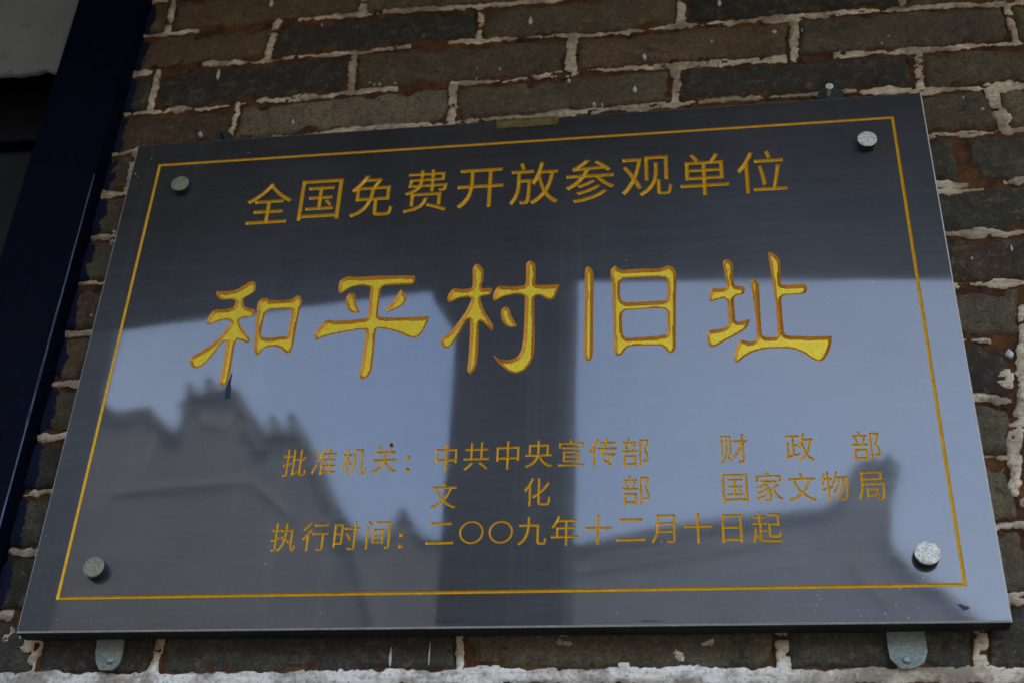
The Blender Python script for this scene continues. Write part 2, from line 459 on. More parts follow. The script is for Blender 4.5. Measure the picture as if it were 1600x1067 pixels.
def fbm(x, y, s=0, octv=4, g=0.55):
    t, amp, n = 0.0, 1.0, 0.0
    for k in range(octv):
        t = t + amp * vnoise(x * 2 ** k, y * 2 ** k, s + 17 * k)
        n += amp
        amp *= g
    return t / n
GLYPHS = {
 '全': '493,851 403,735 290,628 162,535 26,462 55,433 78,401 197,469 197,404 461,404 461,248 203,248 203,181 461,181 461,16 76,16 76,-52 929,-52 929,16 539,16 539,181 809,181 809,248 539,248 539,404 809,404 809,470 925,397 948,431 977,460 858,528 745,605 639,693 542,794 559,820;200,471 283,529 362,594 434,664 500,739 572,662 648,592 726,529 807,471',
 '国': '592,320 648,262 691,206 743,237 698,292 641,347;228,196 228,132 777,132 777,196 530,196 530,365 732,365 732,430 530,430 530,573 756,573 756,640 242,640 242,573 459,573 459,430 270,430 270,365 459,365 459,196;86,795 86,-80 162,-80 162,-30 835,-30 835,-80 914,-80 914,795;162,40 162,725 835,725 835,40',
 '免': '332,843 283,764 218,682 137,602 41,528 70,503 95,473 154,518 154,277 423,277 377,187 304,108 198,43 52,-7 76,-37 95,-71 258,-10 375,70 454,166 504,277 548,277 548,43 554,-7 573,-38 611,-55 703,-60 839,-60 892,-52 926,-24 946,31 956,119 920,131 887,148 883,75 875,33 859,13 833,8 651,9 635,14 627,25 625,277 877,277 877,588 583,588 639,660 686,734 635,767 622,764 374,764 414,827;230,588 283,644 329,701 580,701 540,642 495,588;228,520 466,520 458,430 443,345 228,345;545,520 799,520 799,345 521,345 536,430',
 '费': '473,233 437,135 364,64 238,14 43,-17 62,-48 75,-80 285,-40 423,22 506,112 549,233;521,58 728,-9 825,-46 903,-80 945,-21 864,13 661,81 560,109;354,596 348,558 336,521 196,521 208,596;423,596 584,596 584,521 411,521;148,649 117,467 299,467 261,435 209,406 143,379 59,356 80,328 96,297 186,323 186,59 259,59 259,274 745,274 745,66 821,66 821,337 222,337 281,365 327,397 362,431 388,467 584,467 584,362 655,362 655,467 857,467 851,435 844,419 834,414 751,417 765,365 853,364 880,369 902,382 912,397 926,453 933,521 655,521 655,596 873,596 873,776 655,776 655,840 584,840 584,776 424,776 424,840 356,840 356,776 108,776 108,721 356,721 356,650;424,721 584,721 584,650 424,650;655,721 804,721 804,650 655,650',
 '开': '649,703 649,418 369,418 369,703;52,418 52,346 288,346 269,244 229,146 160,55 54,-28 87,-54 114,-84 229,10 304,116 346,229 365,346 649,346 649,-81 726,-81 726,346 949,346 949,418 726,418 726,703 918,703 918,775 89,775 89,703 293,703 292,418',
 '放': '206,823 235,752 257,686 326,709 303,772 272,842;44,678 44,608 162,608 162,400 158,291 139,181 98,72 25,-30 81,-79 161,32 207,151 229,274 234,404 371,405 359,113 351,43 340,11 328,-1 272,-3 216,1 229,-33 235,-69 344,-68 378,-59 404,-35 420,7 431,92 443,475 234,475 234,608 488,608 488,678;625,583 813,583 796,491 775,407 749,328 717,257 686,329 660,406 639,488;612,841 585,713 548,593 501,485 445,395 503,338 542,396 577,463 619,315 644,247 673,183 625,123 569,70 505,23 431,-17 456,-49 475,-82 546,-41 609,5 665,56 713,113 756,55 804,3 858,-41 918,-78 943,-44 971,-14 908,22 852,67 802,120 759,181 802,267 837,362 866,467 888,583 962,583 962,653 647,653 689,828',
 '参': '548,401 487,366 413,334 332,306 254,284 302,231 382,256 464,289 542,326 610,368;635,284 556,238 457,197 348,164 239,140 282,82 397,112 509,150 612,198 698,253;761,177 657,105 519,49 355,9 176,-17 197,-48 213,-82 400,-51 570,-4 716,60 829,144;179,591 236,601 404,611 356,517 53,517 53,450 307,450 251,390 187,337 116,291 39,253 96,194 183,244 264,303 337,371 401,450 606,450 670,374 746,304 829,245 915,199 939,232 966,261 891,295 818,339 750,392 691,450 950,450 950,517 443,517 489,615 769,628 833,564 895,609 844,658 780,711 637,810 579,771 699,686 312,672 407,735 499,808 431,845 373,794 263,714 208,681 173,666 157,663',
 '观': '462,791 462,259 533,259 533,724 828,724 828,259 902,259 902,791;639,640 639,448 630,327 592,202 506,82 356,-25 381,-51 402,-79 513,-8 594,74 650,161 685,252 685,24 690,-18 707,-44 735,-57 862,-61 914,-52 944,-21 959,39 967,137 937,148 906,166 902,79 895,27 883,2 863,-4 772,-2 761,3 756,14 754,274 691,274 706,363 710,447 710,640;57,559 143,435 224,304 183,216 137,139 87,72 34,18 65,-9 90,-39 140,14 187,76 230,145 270,221 311,138 341,64 405,108 364,201 307,307 341,406 369,513 392,628 409,751 361,766 348,763 52,763 52,691 329,691 299,534 257,389 187,497 114,597',
 '单': '221,437 459,437 459,329 221,329;536,437 785,437 785,329 536,329;221,603 459,603 459,497 221,497;536,603 785,603 785,497 536,497;709,836 664,750 609,667 366,667 407,687 361,760 299,836 236,806 290,736 333,667 148,667 148,265 459,265 459,170 54,170 54,100 459,100 459,-79 536,-79 536,100 949,100 949,170 536,170 536,265 861,265 861,667 693,667 790,809',
 '位': '369,658 369,585 914,585 914,658;435,509 477,282 503,80 577,102 549,299 503,525;570,828 598,746 617,669 692,691 670,766 641,847;326,34 326,-38 955,-38 955,34 748,34 804,269 853,519 774,532 734,277 707,148 678,34;286,836 237,723 178,616 110,519 38,437 81,363 131,420 180,484 180,-78 255,-78 255,601 310,706 357,815',
 '批': '184,840 184,638 46,638 46,568 184,568 184,350 34,311 56,238 184,276 184,15 179,1 164,-4 61,-3 75,-37 84,-72 168,-70 198,-66 221,-59 238,-48 249,-33 255,-13 257,297 381,335 372,403 257,370 257,568 370,568 370,638 257,638 257,840;414,-64 465,-32 635,49 623,116 488,60 488,446 633,446 633,516 488,516 488,826 414,826 414,77 411,49 402,28 378,3 399,-29;887,609 821,544 743,480 743,825 667,825 667,64 672,6 687,-31 716,-50 783,-56 869,-56 912,-46 939,-15 954,41 961,124 925,138 892,159 885,45 876,22 863,16 758,18 749,25 744,40 743,400 845,475 943,559',
 '准': '48,765 125,648 183,538 253,575 192,682 113,796;48,2 124,-33 198,129 268,303 202,339 125,157;435,395 646,395 646,262 435,262;435,461 435,596 646,596 646,461;607,805 649,732 681,661 452,661 486,736 515,814 445,831 401,717 346,610 282,514 211,433 266,380 317,439 365,506 365,-80 435,-80 435,-9 954,-9 954,59 719,59 719,196 912,196 912,262 719,262 719,395 913,395 913,461 719,461 719,596 934,596 934,661 686,661 750,693 716,761 670,833;435,196 646,196 646,59 435,59',
 '机': '498,783 498,462 494,339 474,209 429,82 349,-32 380,-54 406,-80 493,44 543,184 565,328 571,712 759,712 759,68 764,-18 771,-38 794,-59 824,-69 905,-69 932,-62 953,-47 967,-20 974,27 979,156 949,169 922,188 914,20 907,7 899,2 848,1 840,6 835,23 833,783;218,840 218,626 52,626 52,554 208,554 175,448 131,344 81,250 28,175 67,107 108,166 148,239 185,320 218,406 218,-79 291,-79 291,380 351,301 397,234 444,296 291,464 291,554 439,554 439,626 291,626 291,840',
 '关': '224,799 283,711 324,627 129,627 129,552 461,552 459,374 68,374 68,300 444,300 406,218 335,137 219,59 48,-13 79,-46 102,-79 269,-7 388,72 468,156 515,243 587,136 676,46 782,-24 907,-74 931,-35 960,-1 832,44 722,111 633,197 565,300 935,300 935,374 544,374 546,552 881,552 881,627 683,627 792,809 711,836 661,731 600,627 326,627 392,663 349,746 287,831',
 '：': '250,486 279,491 303,506 320,529 326,560 320,591 303,615 279,631 250,636 221,631 197,615 180,591 174,560 180,529 197,506 221,491;250,-4 279,1 303,17 320,40 326,71 320,102 303,126 279,141 250,146 221,141 197,126 180,102 174,71 180,40 197,17 221,1',
 '中': '458,840 458,661 96,661 96,186 171,186 171,248 458,248 458,-79 537,-79 537,248 825,248 825,191 902,191 902,661 537,661 537,840;171,322 171,588 458,588 458,322;825,322 537,322 537,588 825,588',
 '共': '587,150 739,31 864,-80 935,-34 804,75 653,189;329,187 277,129 211,71 137,17 62,-28 121,-81 198,-32 275,27 346,91 407,157;89,628 89,556 280,556 280,318 48,318 48,245 956,245 956,318 720,318 720,556 920,556 920,628 720,628 720,831 643,831 643,628 357,628 357,831 280,831 280,628;357,318 357,556 643,556 643,318',
 '央': '457,840 457,701 162,701 162,370 52,370 52,297 425,297 380,206 305,123 195,48 43,-16 67,-48 85,-81 253,-9 373,77 453,174 502,278 570,152 662,50 779,-26 923,-78 946,-43 972,-10 834,33 722,99 634,187 570,297 949,297 949,370 846,370 846,701 533,701 533,840;237,370 237,628 457,628 454,445 445,370;768,370 523,370 531,444 533,628 768,628',
 '宣': '203,590 203,528 795,528 795,590;62,15 62,-53 937,-53 937,15;292,242 702,242 702,145 292,145;292,394 702,394 702,299 292,299;219,453 219,86 777,86 777,453;429,824 469,746 80,746 80,553 154,553 154,679 844,679 844,553 921,553 921,746 553,746 530,796 501,845',
 '传': '266,836 217,723 158,616 90,519 18,437 60,363 111,420 160,485 160,-78 232,-78 232,597 289,704 337,815;468,125 541,77 615,22 680,-32 731,-80 787,-24 738,20 677,68 899,317 846,350 834,345 513,345 549,464 954,464 954,535 569,535 602,654 908,654 908,724 621,724 647,825 573,835 545,724 348,724 348,654 526,654 493,535 291,535 291,464 472,464 411,275 769,275 619,109 523,171',
 '部': '141,628 179,539 204,455 272,475 247,557 206,645;627,787 627,-78 694,-78 694,718 855,718 807,585 751,448 807,383 842,325 861,271 866,222 861,174 853,156 831,138 810,133 722,135 736,99 742,64 828,65 862,72 890,85 911,107 925,137 933,173 936,215 931,269 914,327 879,389 824,457 889,607 948,757 897,790 885,787;247,826 289,722 80,722 80,654 552,654 552,722 366,722 343,782 314,844;433,648 401,550 360,452 51,452 51,383 575,383 575,452 433,452 508,631;109,291 109,-73 180,-73 180,-26 454,-26 454,-66 529,-66 529,291;180,42 180,223 454,223 454,42',
 '文': '423,823 467,742 497,666 580,693 547,767 501,847;50,664 50,590 206,590 254,480 310,378 374,285 447,200 360,135 263,80 155,32 36,-7 83,-78 203,-34 313,17 412,77 502,146 591,76 689,16 797,-34 915,-73 940,-37 967,-4 852,32 745,78 648,135 560,201 631,283 694,375 749,477 796,590 954,590 954,664;504,253 437,328 378,409 327,497 284,590 711,590 670,493 622,405 566,325',
 '化': '867,695 810,616 745,542 673,471 596,406 596,822 516,822 516,346 419,283 322,230 352,203 377,173 516,254 516,81 522,11 544,-33 584,-55 646,-62 824,-62 889,-49 929,-6 951,73 962,191 923,206 887,228 881,122 871,56 852,23 820,13 625,16 607,25 598,45 596,309 691,383 781,465 865,553 939,647;313,840 260,727 195,620 121,523 42,442 92,369 150,431 207,502 207,-80 286,-80 286,619 340,717 387,817',
 '执': '175,840 175,630 48,630 48,560 175,560 175,348 33,307 53,234 175,273 175,11 170,-3 157,-7 63,-7 77,-44 85,-79 163,-76 212,-64 228,-53 239,-38 245,-17 247,296 364,334 353,404 247,371 247,560 350,560 350,630 247,630 247,840;525,841 527,626 373,626 373,557 526,557 521,459 510,368 416,421 374,370 497,297 466,198 420,112 357,39 275,-22 328,-83 412,-15 477,64 526,154 560,257 694,162 739,222 667,273 575,329 589,437 597,557 750,557 748,289 758,89 793,-36 867,-79 907,-71 935,-43 953,9 963,92 930,106 900,126 891,21 883,-1 871,-8 838,33 824,153 822,352 827,626 599,626 599,841',
 '行': '435,780 435,708 927,708 927,780;267,841 221,784 163,726 100,670 35,622 79,562 148,616 218,678 283,744 339,811;391,504 391,432 728,432 728,17 722,0 702,-5 545,-3 561,-40 570,-77 729,-72 759,-66 780,-54 794,-37 802,-14 804,432 955,432 955,504;307,626 248,541 179,459 103,385 25,322 78,259 135,308 192,364 192,-83 266,-83 266,446 326,522 378,600',
 '时': '474,452 558,324 627,208 693,246 622,360 536,485;324,402 324,174 153,174 153,402;324,469 153,469 153,688 324,688;81,756 81,25 153,25 153,106 394,106 394,756;764,835 764,640 440,640 440,566 764,566 762,20 758,12 736,6 562,7 590,-70 714,-68 757,-63 790,-56 813,-45 829,-28 837,-2 840,566 962,566 962,640 840,640 840,835',
 '间': '91,615 91,-80 168,-80 168,615;106,791 175,716 227,644 289,684 235,756 164,827;379,295 619,295 619,160 379,160;379,491 619,491 619,358 379,358;311,554 311,98 690,98 690,554;352,784 352,713 836,713 836,11 832,-2 819,-7 723,-6 747,-75 855,-70 878,-63 894,-52 905,-37 911,-16 913,784',
 '二': '141,697 141,616 860,616 860,697;57,104 57,20 945,20 945,104',
 '九': '80,584 80,508 345,508 320,345 267,199 176,76 34,-20 65,-49 90,-80 241,28 340,166 397,328 424,508 653,508 653,51 658,-6 675,-42 707,-60 779,-65 875,-65 921,-56 951,-25 968,32 977,120 940,134 906,154 903,80 897,35 886,14 869,8 748,10 737,16 732,29 731,584 429,584 434,829 353,829 350,584',
 '年': '48,223 48,151 512,151 512,-80 589,-80 589,151 954,151 954,223 589,223 589,422 884,422 884,493 589,493 589,647 907,647 907,719 307,719 353,824 277,844 235,744 182,650 119,566 50,496 115,448 155,490 232,590 268,647 512,647 512,493 213,493 213,223;288,223 288,422 512,422 512,223',
 '十': '461,839 461,466 55,466 55,389 461,389 461,-80 542,-80 542,389 952,389 952,466 542,466 542,839',
 '月': '207,787 207,479 202,352 179,219 125,89 29,-27 60,-52 86,-81 151,-12 200,65 235,147 259,232 742,232 741,18 735,9 726,4 524,3 543,-36 556,-76 688,-74 734,-69 769,-61 793,-49 809,-30 818,-4 821,31 821,787;283,714 742,714 742,546 283,546;283,475 742,475 742,305 272,305 281,392',
 '日': '253,352 752,352 752,71 253,71;253,426 253,697 752,697 752,426;176,772 176,-69 253,-69 253,-4 752,-4 752,-64 832,-64 832,772',
 '起': '99,387 95,257 83,138 62,33 26,-53 90,-88 110,-44 140,59 150,116 214,32 300,-20 412,-47 555,-54 940,-54 953,-15 971,20 554,18 428,24 375,33 328,47 328,251 491,251 491,317 328,317 328,466 501,466 501,534 312,534 312,660 476,660 476,727 312,727 312,839 241,839 241,727 74,727 74,660 241,660 241,534 48,534 48,466 259,466 259,85 229,114 204,150 182,193 163,244 170,382;548,516 548,189 554,136 574,104 611,87 703,82 846,82 899,90 933,118 952,173 962,261 927,273 895,291 891,218 882,175 867,155 841,150 648,151 631,157 622,169 620,449 833,449 833,424 905,424 905,792 538,792 538,726 833,726 833,516',
 '财': '225,666 225,380 220,275 196,164 139,58 34,-29 79,-79 192,20 256,137 284,260 290,379 290,666;267,129 340,35 397,-54 449,-9 391,76 316,167;85,793 85,177 147,177 147,731 360,731 360,180 422,180 422,793;760,839 760,642 469,642 469,571 735,571 678,439 607,314 526,204 439,119 470,90 495,58 569,134 640,228 704,333 760,445 760,18 756,1 740,-4 619,-3 647,-78 738,-76 771,-71 796,-64 815,-52 828,-36 835,-13 837,571 953,571 953,642 837,642 837,839',
 '政': '613,840 589,729 557,623 519,527 473,442 473,478 336,478 336,697 511,697 511,769 51,769 51,697 263,697 263,136 162,114 162,545 93,545 93,100 33,88 48,12 516,122 509,191 336,152 336,406 448,406 444,401 504,350 538,401 569,458 614,307 641,238 673,173 627,116 574,66 513,21 443,-17 468,-49 488,-82 555,-43 615,1 667,51 714,105 757,49 805,-1 858,-44 917,-80 941,-47 969,-17 907,18 852,61 803,113 759,172 803,259 840,356 869,465 891,584 959,584 959,654 645,654 688,828;622,584 815,584 798,488 777,400 750,319 717,246 684,319 657,397 634,479 615,566',
 '家': '423,824 461,750 84,750 84,544 157,544 157,682 846,682 846,544 923,544 923,750 551,750 501,847;790,481 688,396 571,313 528,393 500,431 467,467 537,520 789,520 789,586 209,586 209,520 438,520 359,475 270,435 175,401 80,374 121,315 268,366 341,397 411,433 460,374 381,325 284,278 179,237 78,207 116,148 211,182 311,224 406,273 489,324 516,254 425,186 311,123 186,70 61,32 83,1 100,-32 212,8 326,59 435,118 530,182 532,124 525,74 511,35 491,10 462,-6 427,-10 336,-5 350,-41 356,-76 472,-76 498,-71 522,-60 545,-43 581,3 602,72 606,158 591,253 639,282 687,179 750,89 826,16 916,-38 939,-5 966,23 877,72 802,140 741,224 697,319 778,375 852,432',
 '物': '534,840 504,728 465,624 415,531 357,454 415,411 447,452 504,548 530,602 616,602 574,481 518,367 451,266 375,189 406,169 434,145 513,233 582,345 638,471 681,602 763,602 713,415 643,241 551,93 438,-18 472,-39 501,-63 615,59 708,220 780,405 829,602 876,602 861,347 844,174 824,68 802,18 785,5 764,2 660,7 674,-30 681,-68 744,-70 795,-68 834,-57 850,-46 865,-28 892,32 914,150 932,345 951,672 558,672 582,748 603,827;98,782 73,600 54,518 29,448 86,414 110,483 130,563 222,563 222,337 35,285 55,213 222,265 222,-80 292,-80 292,287 418,327 408,393 292,358 292,563 395,563 395,635 292,635 292,839 222,839 222,635 144,635 163,772',
 '局': '153,788 153,549 149,416 133,271 95,126 28,-6 60,-28 88,-54 143,44 181,153 206,265 220,377 836,377 827,214 818,102 806,34 791,2 776,-9 706,-10 633,-6 648,-41 654,-76 731,-79 788,-77 827,-68 843,-59 857,-45 876,-2 891,81 902,214 913,444 225,444 227,530 843,530 843,788;227,723 768,723 768,595 227,595;308,298 308,-19 378,-19 378,39 690,39 690,298;378,236 620,236 620,101 378,101',
}
FRAME_OUT = -0.003

# ================================================================== THE BRICK WALL
WALL = 0.028                                   # brick faces lie this far behind the plaque face
X0, X1 = -0.535, 0.90                          # masonry modelled brick by brick between these
# bed joints traced from the photograph: (x, up) in mm on the wall plane
BEDS = {
 0: [(-535, 576), (900, 585)],
 1: [(-504, 512), (-432, 515), (-345, 514), (-312, 519), (-177, 520), (-94, 518), (-33, 517), (300, 521), (900, 520)],
 2: [(-496, 445), (-462, 447), (-420, 450), (-368, 453), (-336, 450), (-286, 456), (-212, 452), (-171, 457), (-90, 458), (48, 454), (145, 453), (203, 458), (297, 456), (408, 458), (499, 455), (588, 452), (900, 455)],
 3: [(-482, 379), (-386, 377), (-356, 380), (-326, 384), (-265, 384), (-185, 387), (-125, 389), (-8, 387), (69, 393), (145, 392), (293, 392), (401, 391), (490, 389), (577, 390), (900, 390)],
 4: [(-495, 312), (-474, 316), (195, 333), (424, 332), (459, 326), (567, 327), (900, 326)],
 5: [(-488, 251), (463, 261), (556, 262), (900, 261)],
 6: [(-490, 187), (457, 191), (545, 192), (900, 194)],
 7: [(-491, 121), (458, 128), (534, 124), (900, 127)],
 8: [(-489, 55), (460, 62), (523, 62), (900, 60)],
 9: [(-490, -11), (459, 0), (512, -5), (900, -6)],
 10: [(-491, -74), (459, -67), (485, -71), (900, -80)],
 11: [(-491, -139), (459, -130), (480, -130)],
 12: [(-490, -204), (450, -200), (480, -197)],
 13: [(-480, -271), (436, -268), (480, -268)],
 14: [(-438, -335), (-218, -336), (20, -332), (246, -334), (420, -334), (480, -337)],
 15: [(-535, -400), (480, -400)],
 16: [(-535, -465), (480, -465)],
}
def bed(k, x):
    t = BEDS[k]
    return float(np.interp(x * 1000, [a for a, _ in t], [b for _, b in t])) / 1000

def pxw(x, y):
    return px(x, y, -WALL)

def pj(a, b):                                  # a perpend seen in the photograph
    return (pxw(*a), pxw(*b))

# perpends: per course, (x_top, x_bottom, half width, lime amount)
R_END = 0.487
PERP = {k: [] for k in range(16)}
def seen(k, a, b, hw=0.006, lime=0.8):
    (xa, _), (xb, _) = pxw(*a), pxw(*b)
    PERP[k].append((xa, xb, hw, lime))
seen(0, (270, 0), (262, 47)); seen(0, (570, 0), (565, 15))
seen(1, (433, 40), (415, 90)); seen(1, (750, 18), (748, 62), .006, .5); seen(1, (1065, 0), (1065, 35)); seen(1, (1412, -8), (1410, 5))
seen(2, (245, 120), (234, 165), .006, .75); seen(2, (552, 88), (548, 140), .0065, .75); seen(2, (893, 60), (893, 112), .007); seen(2, (1241, 32), (1241, 85), .006)
seen(3, (371, 168), (359, 208), .005, .6); seen(3, (708, 136), (705, 185), .006); seen(3, (1056, 108), (1056, 162), .006); seen(3, (1435, 82), (1438, 142), .006)
seen(4, (214, 235), (203, 290), .008, .7); seen(4, (1548, 147), (1571, 195), .008, .9)
seen(5, (1497, 215), (1508, 275), .008, .05)
seen(8, (1601, 455), (1606, 520), .007, .05)
seen(13, (48, 1000), (52, 1054), .003, .8); seen(13, (252, 990), (236, 1056), .006, .7); seen(13, (713, 988), (720, 1042), .006, .5)
seen(13, (1220, 985), (1222, 1045), .007, .75); seen(13, (1540, 985), (1535, 1067), .0075, .85)
XR = {k: (0.90 if k <= 8 else {9: .497, 10: .484, 11: .478}.get(k, .478)) for k in range(16)}
for k in range(16):                            # complete each course in running bond
    xs = sorted((p[0] + p[1]) / 2 for p in PERP[k])
    lo, hi = X0, XR[k]
    anchor = xs[0] if xs else (-0.30 if k % 2 else -0.42)
    add, x = [], anchor
    pts = xs if xs else [anchor]
    if not xs:
        add.append(anchor)
    a = pts[-1] + 0.245
    while a < hi - 0.07:
        add.append(a); a += 0.245
    a = pts[0] - 0.245
    while a > lo + 0.07:
        add.append(a); a -= 0.245
    for u, v in zip(pts, pts[1:]):
        n = int((v - u) // 0.36)
        for i in range(n):
            add.append(u + (v - u) * (i + 1) / (n + 1))
    for x in add:
        PERP[k].append((x + random.uniform(-.003, .003), x + random.uniform(-.003, .003), 0.006, 0.7))
    PERP[k].sort()

brick_wall = thing('brick_wall', 'old grey brick wall with smeared pale lime pointing behind the engraved plaque', 'wall', loc=w(0, 0, -WALL))
WALL_O = brick_wall.location.copy()

GREYS = [(0.185, 0.138, 0.062), (0.135, 0.104, 0.052), (0.215, 0.166, 0.080), (0.100, 0.080, 0.044), (0.170, 0.118, 0.055), (0.190, 0.108, 0.048), (0.245, 0.185, 0.105), (0.062, 0.050, 0.032)]
def make_brick(xl0, xl1, xr0, xr1, zt, zb, tone, seed, coarse=False):
    """one brick; xl0/xl1 left edge at top/bottom, zt/zb functions of x; coordinates on the wall plane"""
    wd = max(xr0, xr1) - min(xl0, xl1)
    st = 0.012 if coarse else 0.0045
    nx = max(3, int(wd / st))
    hgt = zt((xl0 + xr0) / 2) - zb((xl0 + xr0) / 2)
    nz = max(3, int(hgt / st))
    u = np.linspace(0, 1, nx + 1); v = np.linspace(0, 1, nz + 1)
    U, V = np.meshgrid(u, v)
    xl = xl0 * V + xl1 * (1 - V); xr = xr0 * V + xr1 * (1 - V)
    X = xl + (xr - xl) * U
    ZT = np.vectorize(zt)(X); ZB = np.vectorize(zb)(X)
    Z = ZB + (ZT - ZB) * V
    # ragged outline
    dx = np.minimum(U, 1 - U) * wd; dz = np.minimum(V, 1 - V) * hgt
    de = np.minimum(dx, dz)
    fall = np.clip(1 - de / 0.010, 0, 1)
    X = X + (fbm(X * 90, Z * 90, seed, 3) - 0.5) * 0.0050 * fall
    Z = Z + (fbm(X * 70, Z * 70, seed + 5, 3) - 0.5) * 0.0055 * fall
    # worn, rounded arrises and an uneven face
    tilt = (random.uniform(-1, 1) * 0.0012) * (U - .5) + random.uniform(-1, 1) * 0.0010 * (V - .5)
    H = tilt + (fbm(X * 45, Z * 45, seed + 9, 4) - 0.5) * 0.0030 + random.uniform(-0.0012, 0.0008)
    nick = np.clip(fbm(X * 60, Z * 60, seed + 3, 3) - 0.50, 0, 1) * 0.035 * np.clip(1 - de / 0.014, 0, 1)
    H = H - np.clip(1 - de / 0.0045, 0, 1) ** 2 * 0.0042 - nick
    cx, cz = float(X.mean()), float(Z.mean())
    verts = [(x - cx, -h, z - cz) for x, h, z in zip(X.ravel(), H.ravel(), Z.ravel())]
    n1 = nx + 1
    faces = [(j * n1 + i, j * n1 + i + 1, (j + 1) * n1 + i + 1, (j + 1) * n1 + i) for j in range(nz) for i in range(nx)]
    ring = [i for i in range(n1)] + [j * n1 + nx for j in range(1, nz + 1)] + [nz * n1 + i for i in range(nx - 1, -1, -1)] + [j * n1 for j in range(nz - 1, 0, -1)]
    b0 = len(verts)
    for r in ring:
        verts.append((verts[r][0], 0.022, verts[r][2]))
    m = len(ring)
    for i in range(m):
        faces.append((ring[i], b0 + i, b0 + (i + 1) % m, ring[(i + 1) % m]))
    faces.append(tuple(b0 + i for i in range(m)))
    o = new_mesh('brick', verts, faces, M_BRICK, brick_wall, (cx, 0, cz), smooth=True)
    e = np.zeros(len(verts), np.float32)
    e[:len(X.ravel())] = np.clip(1 - de.ravel() / 0.012, 0, 1) * 0.55 * np.clip((fbm(X * 22, Z * 22, seed + 31, 3).ravel() - 0.36) * 4, 0, 1)
    at = o.data.attributes.new('edge', 'FLOAT', 'POINT')
    at.data.foreach_set('value', e)
    o.color = (*tone, 1)
    return o

BED_HW = 0.0052
# odd bricks the photograph shows: (course, x) -> tone
ODD = {(3, -0.44): (0.085, 0.060, 0.036), (2, 0.50): (0.105, 0.098, 0.075), (1, 0.45): (0.032, 0.033, 0.030), (1, 0.33): (0.030, 0.032, 0.028), (6, 0.52): (0.045, 0.050, 0.038),
       (7, 0.52): (0.060, 0.045, 0.030), (9, 0.47): (0.040, 0.038, 0.034), (8, 0.50): (0.125, 0.118, 0.092), (13, -0.30): (0.060, 0.066, 0.066), (13, 0.0): (0.085, 0.082, 0.060),
       (13, 0.15): (0.105, 0.100, 0.072), (13, 0.38): (0.060, 0.066, 0.056), (13, -0.46): (0.066, 0.072, 0.074), (12, -0.47): (0.045, 0.052, 0.045),
       (11, -0.47): (0.060, 0.066, 0.052), (10, -0.47): (0.045, 0.050, 0.040), (9, -0.47): (0.105, 0.098, 0.070), (8, -0.47): (0.13, 0.10, 0.060), (7, -0.47): (0.10, 0.072, 0.040),
       (5, -0.47): (0.125, 0.118, 0.082), (6, -0.47): (0.10, 0.098, 0.070), (4, -0.47): (0.12, 0.08, 0.05), (10, 0.47): (0.115, 0.11, 0.085)}
sd_ = 100
for k in range(16):
    ps = [(X0 - .01, X0 - .01, 0.0, 0)] + PERP[k] + [(XR[k], XR[k], 0.0 if k <= 8 else 0.0, 0)]
    if k == 9: ps[-1] = (.503, .492, 0, 0)
    if k == 10: ps[-1] = (.491, .483, 0, 0)
    if k == 11: ps[-1] = (.480, .478, 0, 0)
    for a, b in zip(ps, ps[1:]):
        xl0, xl1, xr0, xr1 = a[0] + a[2] * .8, a[1] + a[2] * .8, b[0] - b[2] * .8, b[1] - b[2] * .8
        if xr0 - xl0 < 0.02:
            continue
        mx = (xl0 + xr0) / 2
        _v = random.uniform(0.7, 1.15)
        tone = tuple(c * _v for c in random.choice(GREYS))
        for (kk, xx), t in ODD.items():
            if kk == k and xl0 <= xx <= xr0:
                tone = (t[0] * 1.35, t[1] * 1.08, t[2] * 0.75)
        hidden = (4 < k < 13 and xl0 > -0.44 and xr0 < 0.44) or xl0 > 0.62 or k > 14
        make_brick(xl0, xl1, xr0, xr1, lambda x, k=k: bed(k, x) - BED_HW, lambda x, k=k: bed(k + 1, x) + BED_HW, tone, sd_, hidden)
        sd_ += 41
# the patched stretch right of the broad upright joint
for (xl0, xl1, z1, z0, tone) in ((.520, .508, -.012, -.074, (0.075, 0.080, 0.070)), (.500, .492, -.086, -.166, (0.035, 0.040, 0.034)),
                                 (.489, .487, -.186, -.302, (0.120, 0.122, 0.108)), (.487, .484, -.318, -.392, (0.115, 0.105, 0.070)), (.487, .487, -.406, -.46, (0.11, 0.10, 0.08))):
    xr = .70
    make_brick(xl0, xl1, xr, xr, lambda x, z=z1: z, lambda x, z=z0: z, tone, sd_); sd_ += 41
    make_brick(xr + .012, xr + .012, .90, .90, lambda x, z=z1: z, lambda x, z=z0: z, tone, sd_, True); sd_ += 41

# ---- mortar: one relief of clay bed and lime smeared over the joints
def seg_d(X, Z, x0, z0, x1, z1):
    dx, dz = x1 - x0, z1 - z0
    L = dx * dx + dz * dz
    t = np.clip(((X - x0) * dx + (Z - z0) * dz) / L, 0, 1)
    return np.hypot(X - x0 - t * dx, Z - z0 - t * dz)

ST = 0.0021
gx = np.arange(X0, X1, ST); gz = np.arange(-0.465, 0.585, ST)
GX, GZ = np.meshgrid(gx, gz)
WX = GX + (fbm(GX * 60, GZ * 60, 3, 4) - 0.5) * 0.006 + (fbm(GX * 210, GZ * 210, 13, 2) - 0.5) * 0.004
WZ = GZ + (fbm(GX * 60, GZ * 60, 8, 4) - 0.5) * 0.006 + (fbm(GX * 210, GZ * 210, 18, 2) - 0.5) * 0.004
cover = np.zeros_like(GX)                      # >0 : lime present, 1 = middle of the strip
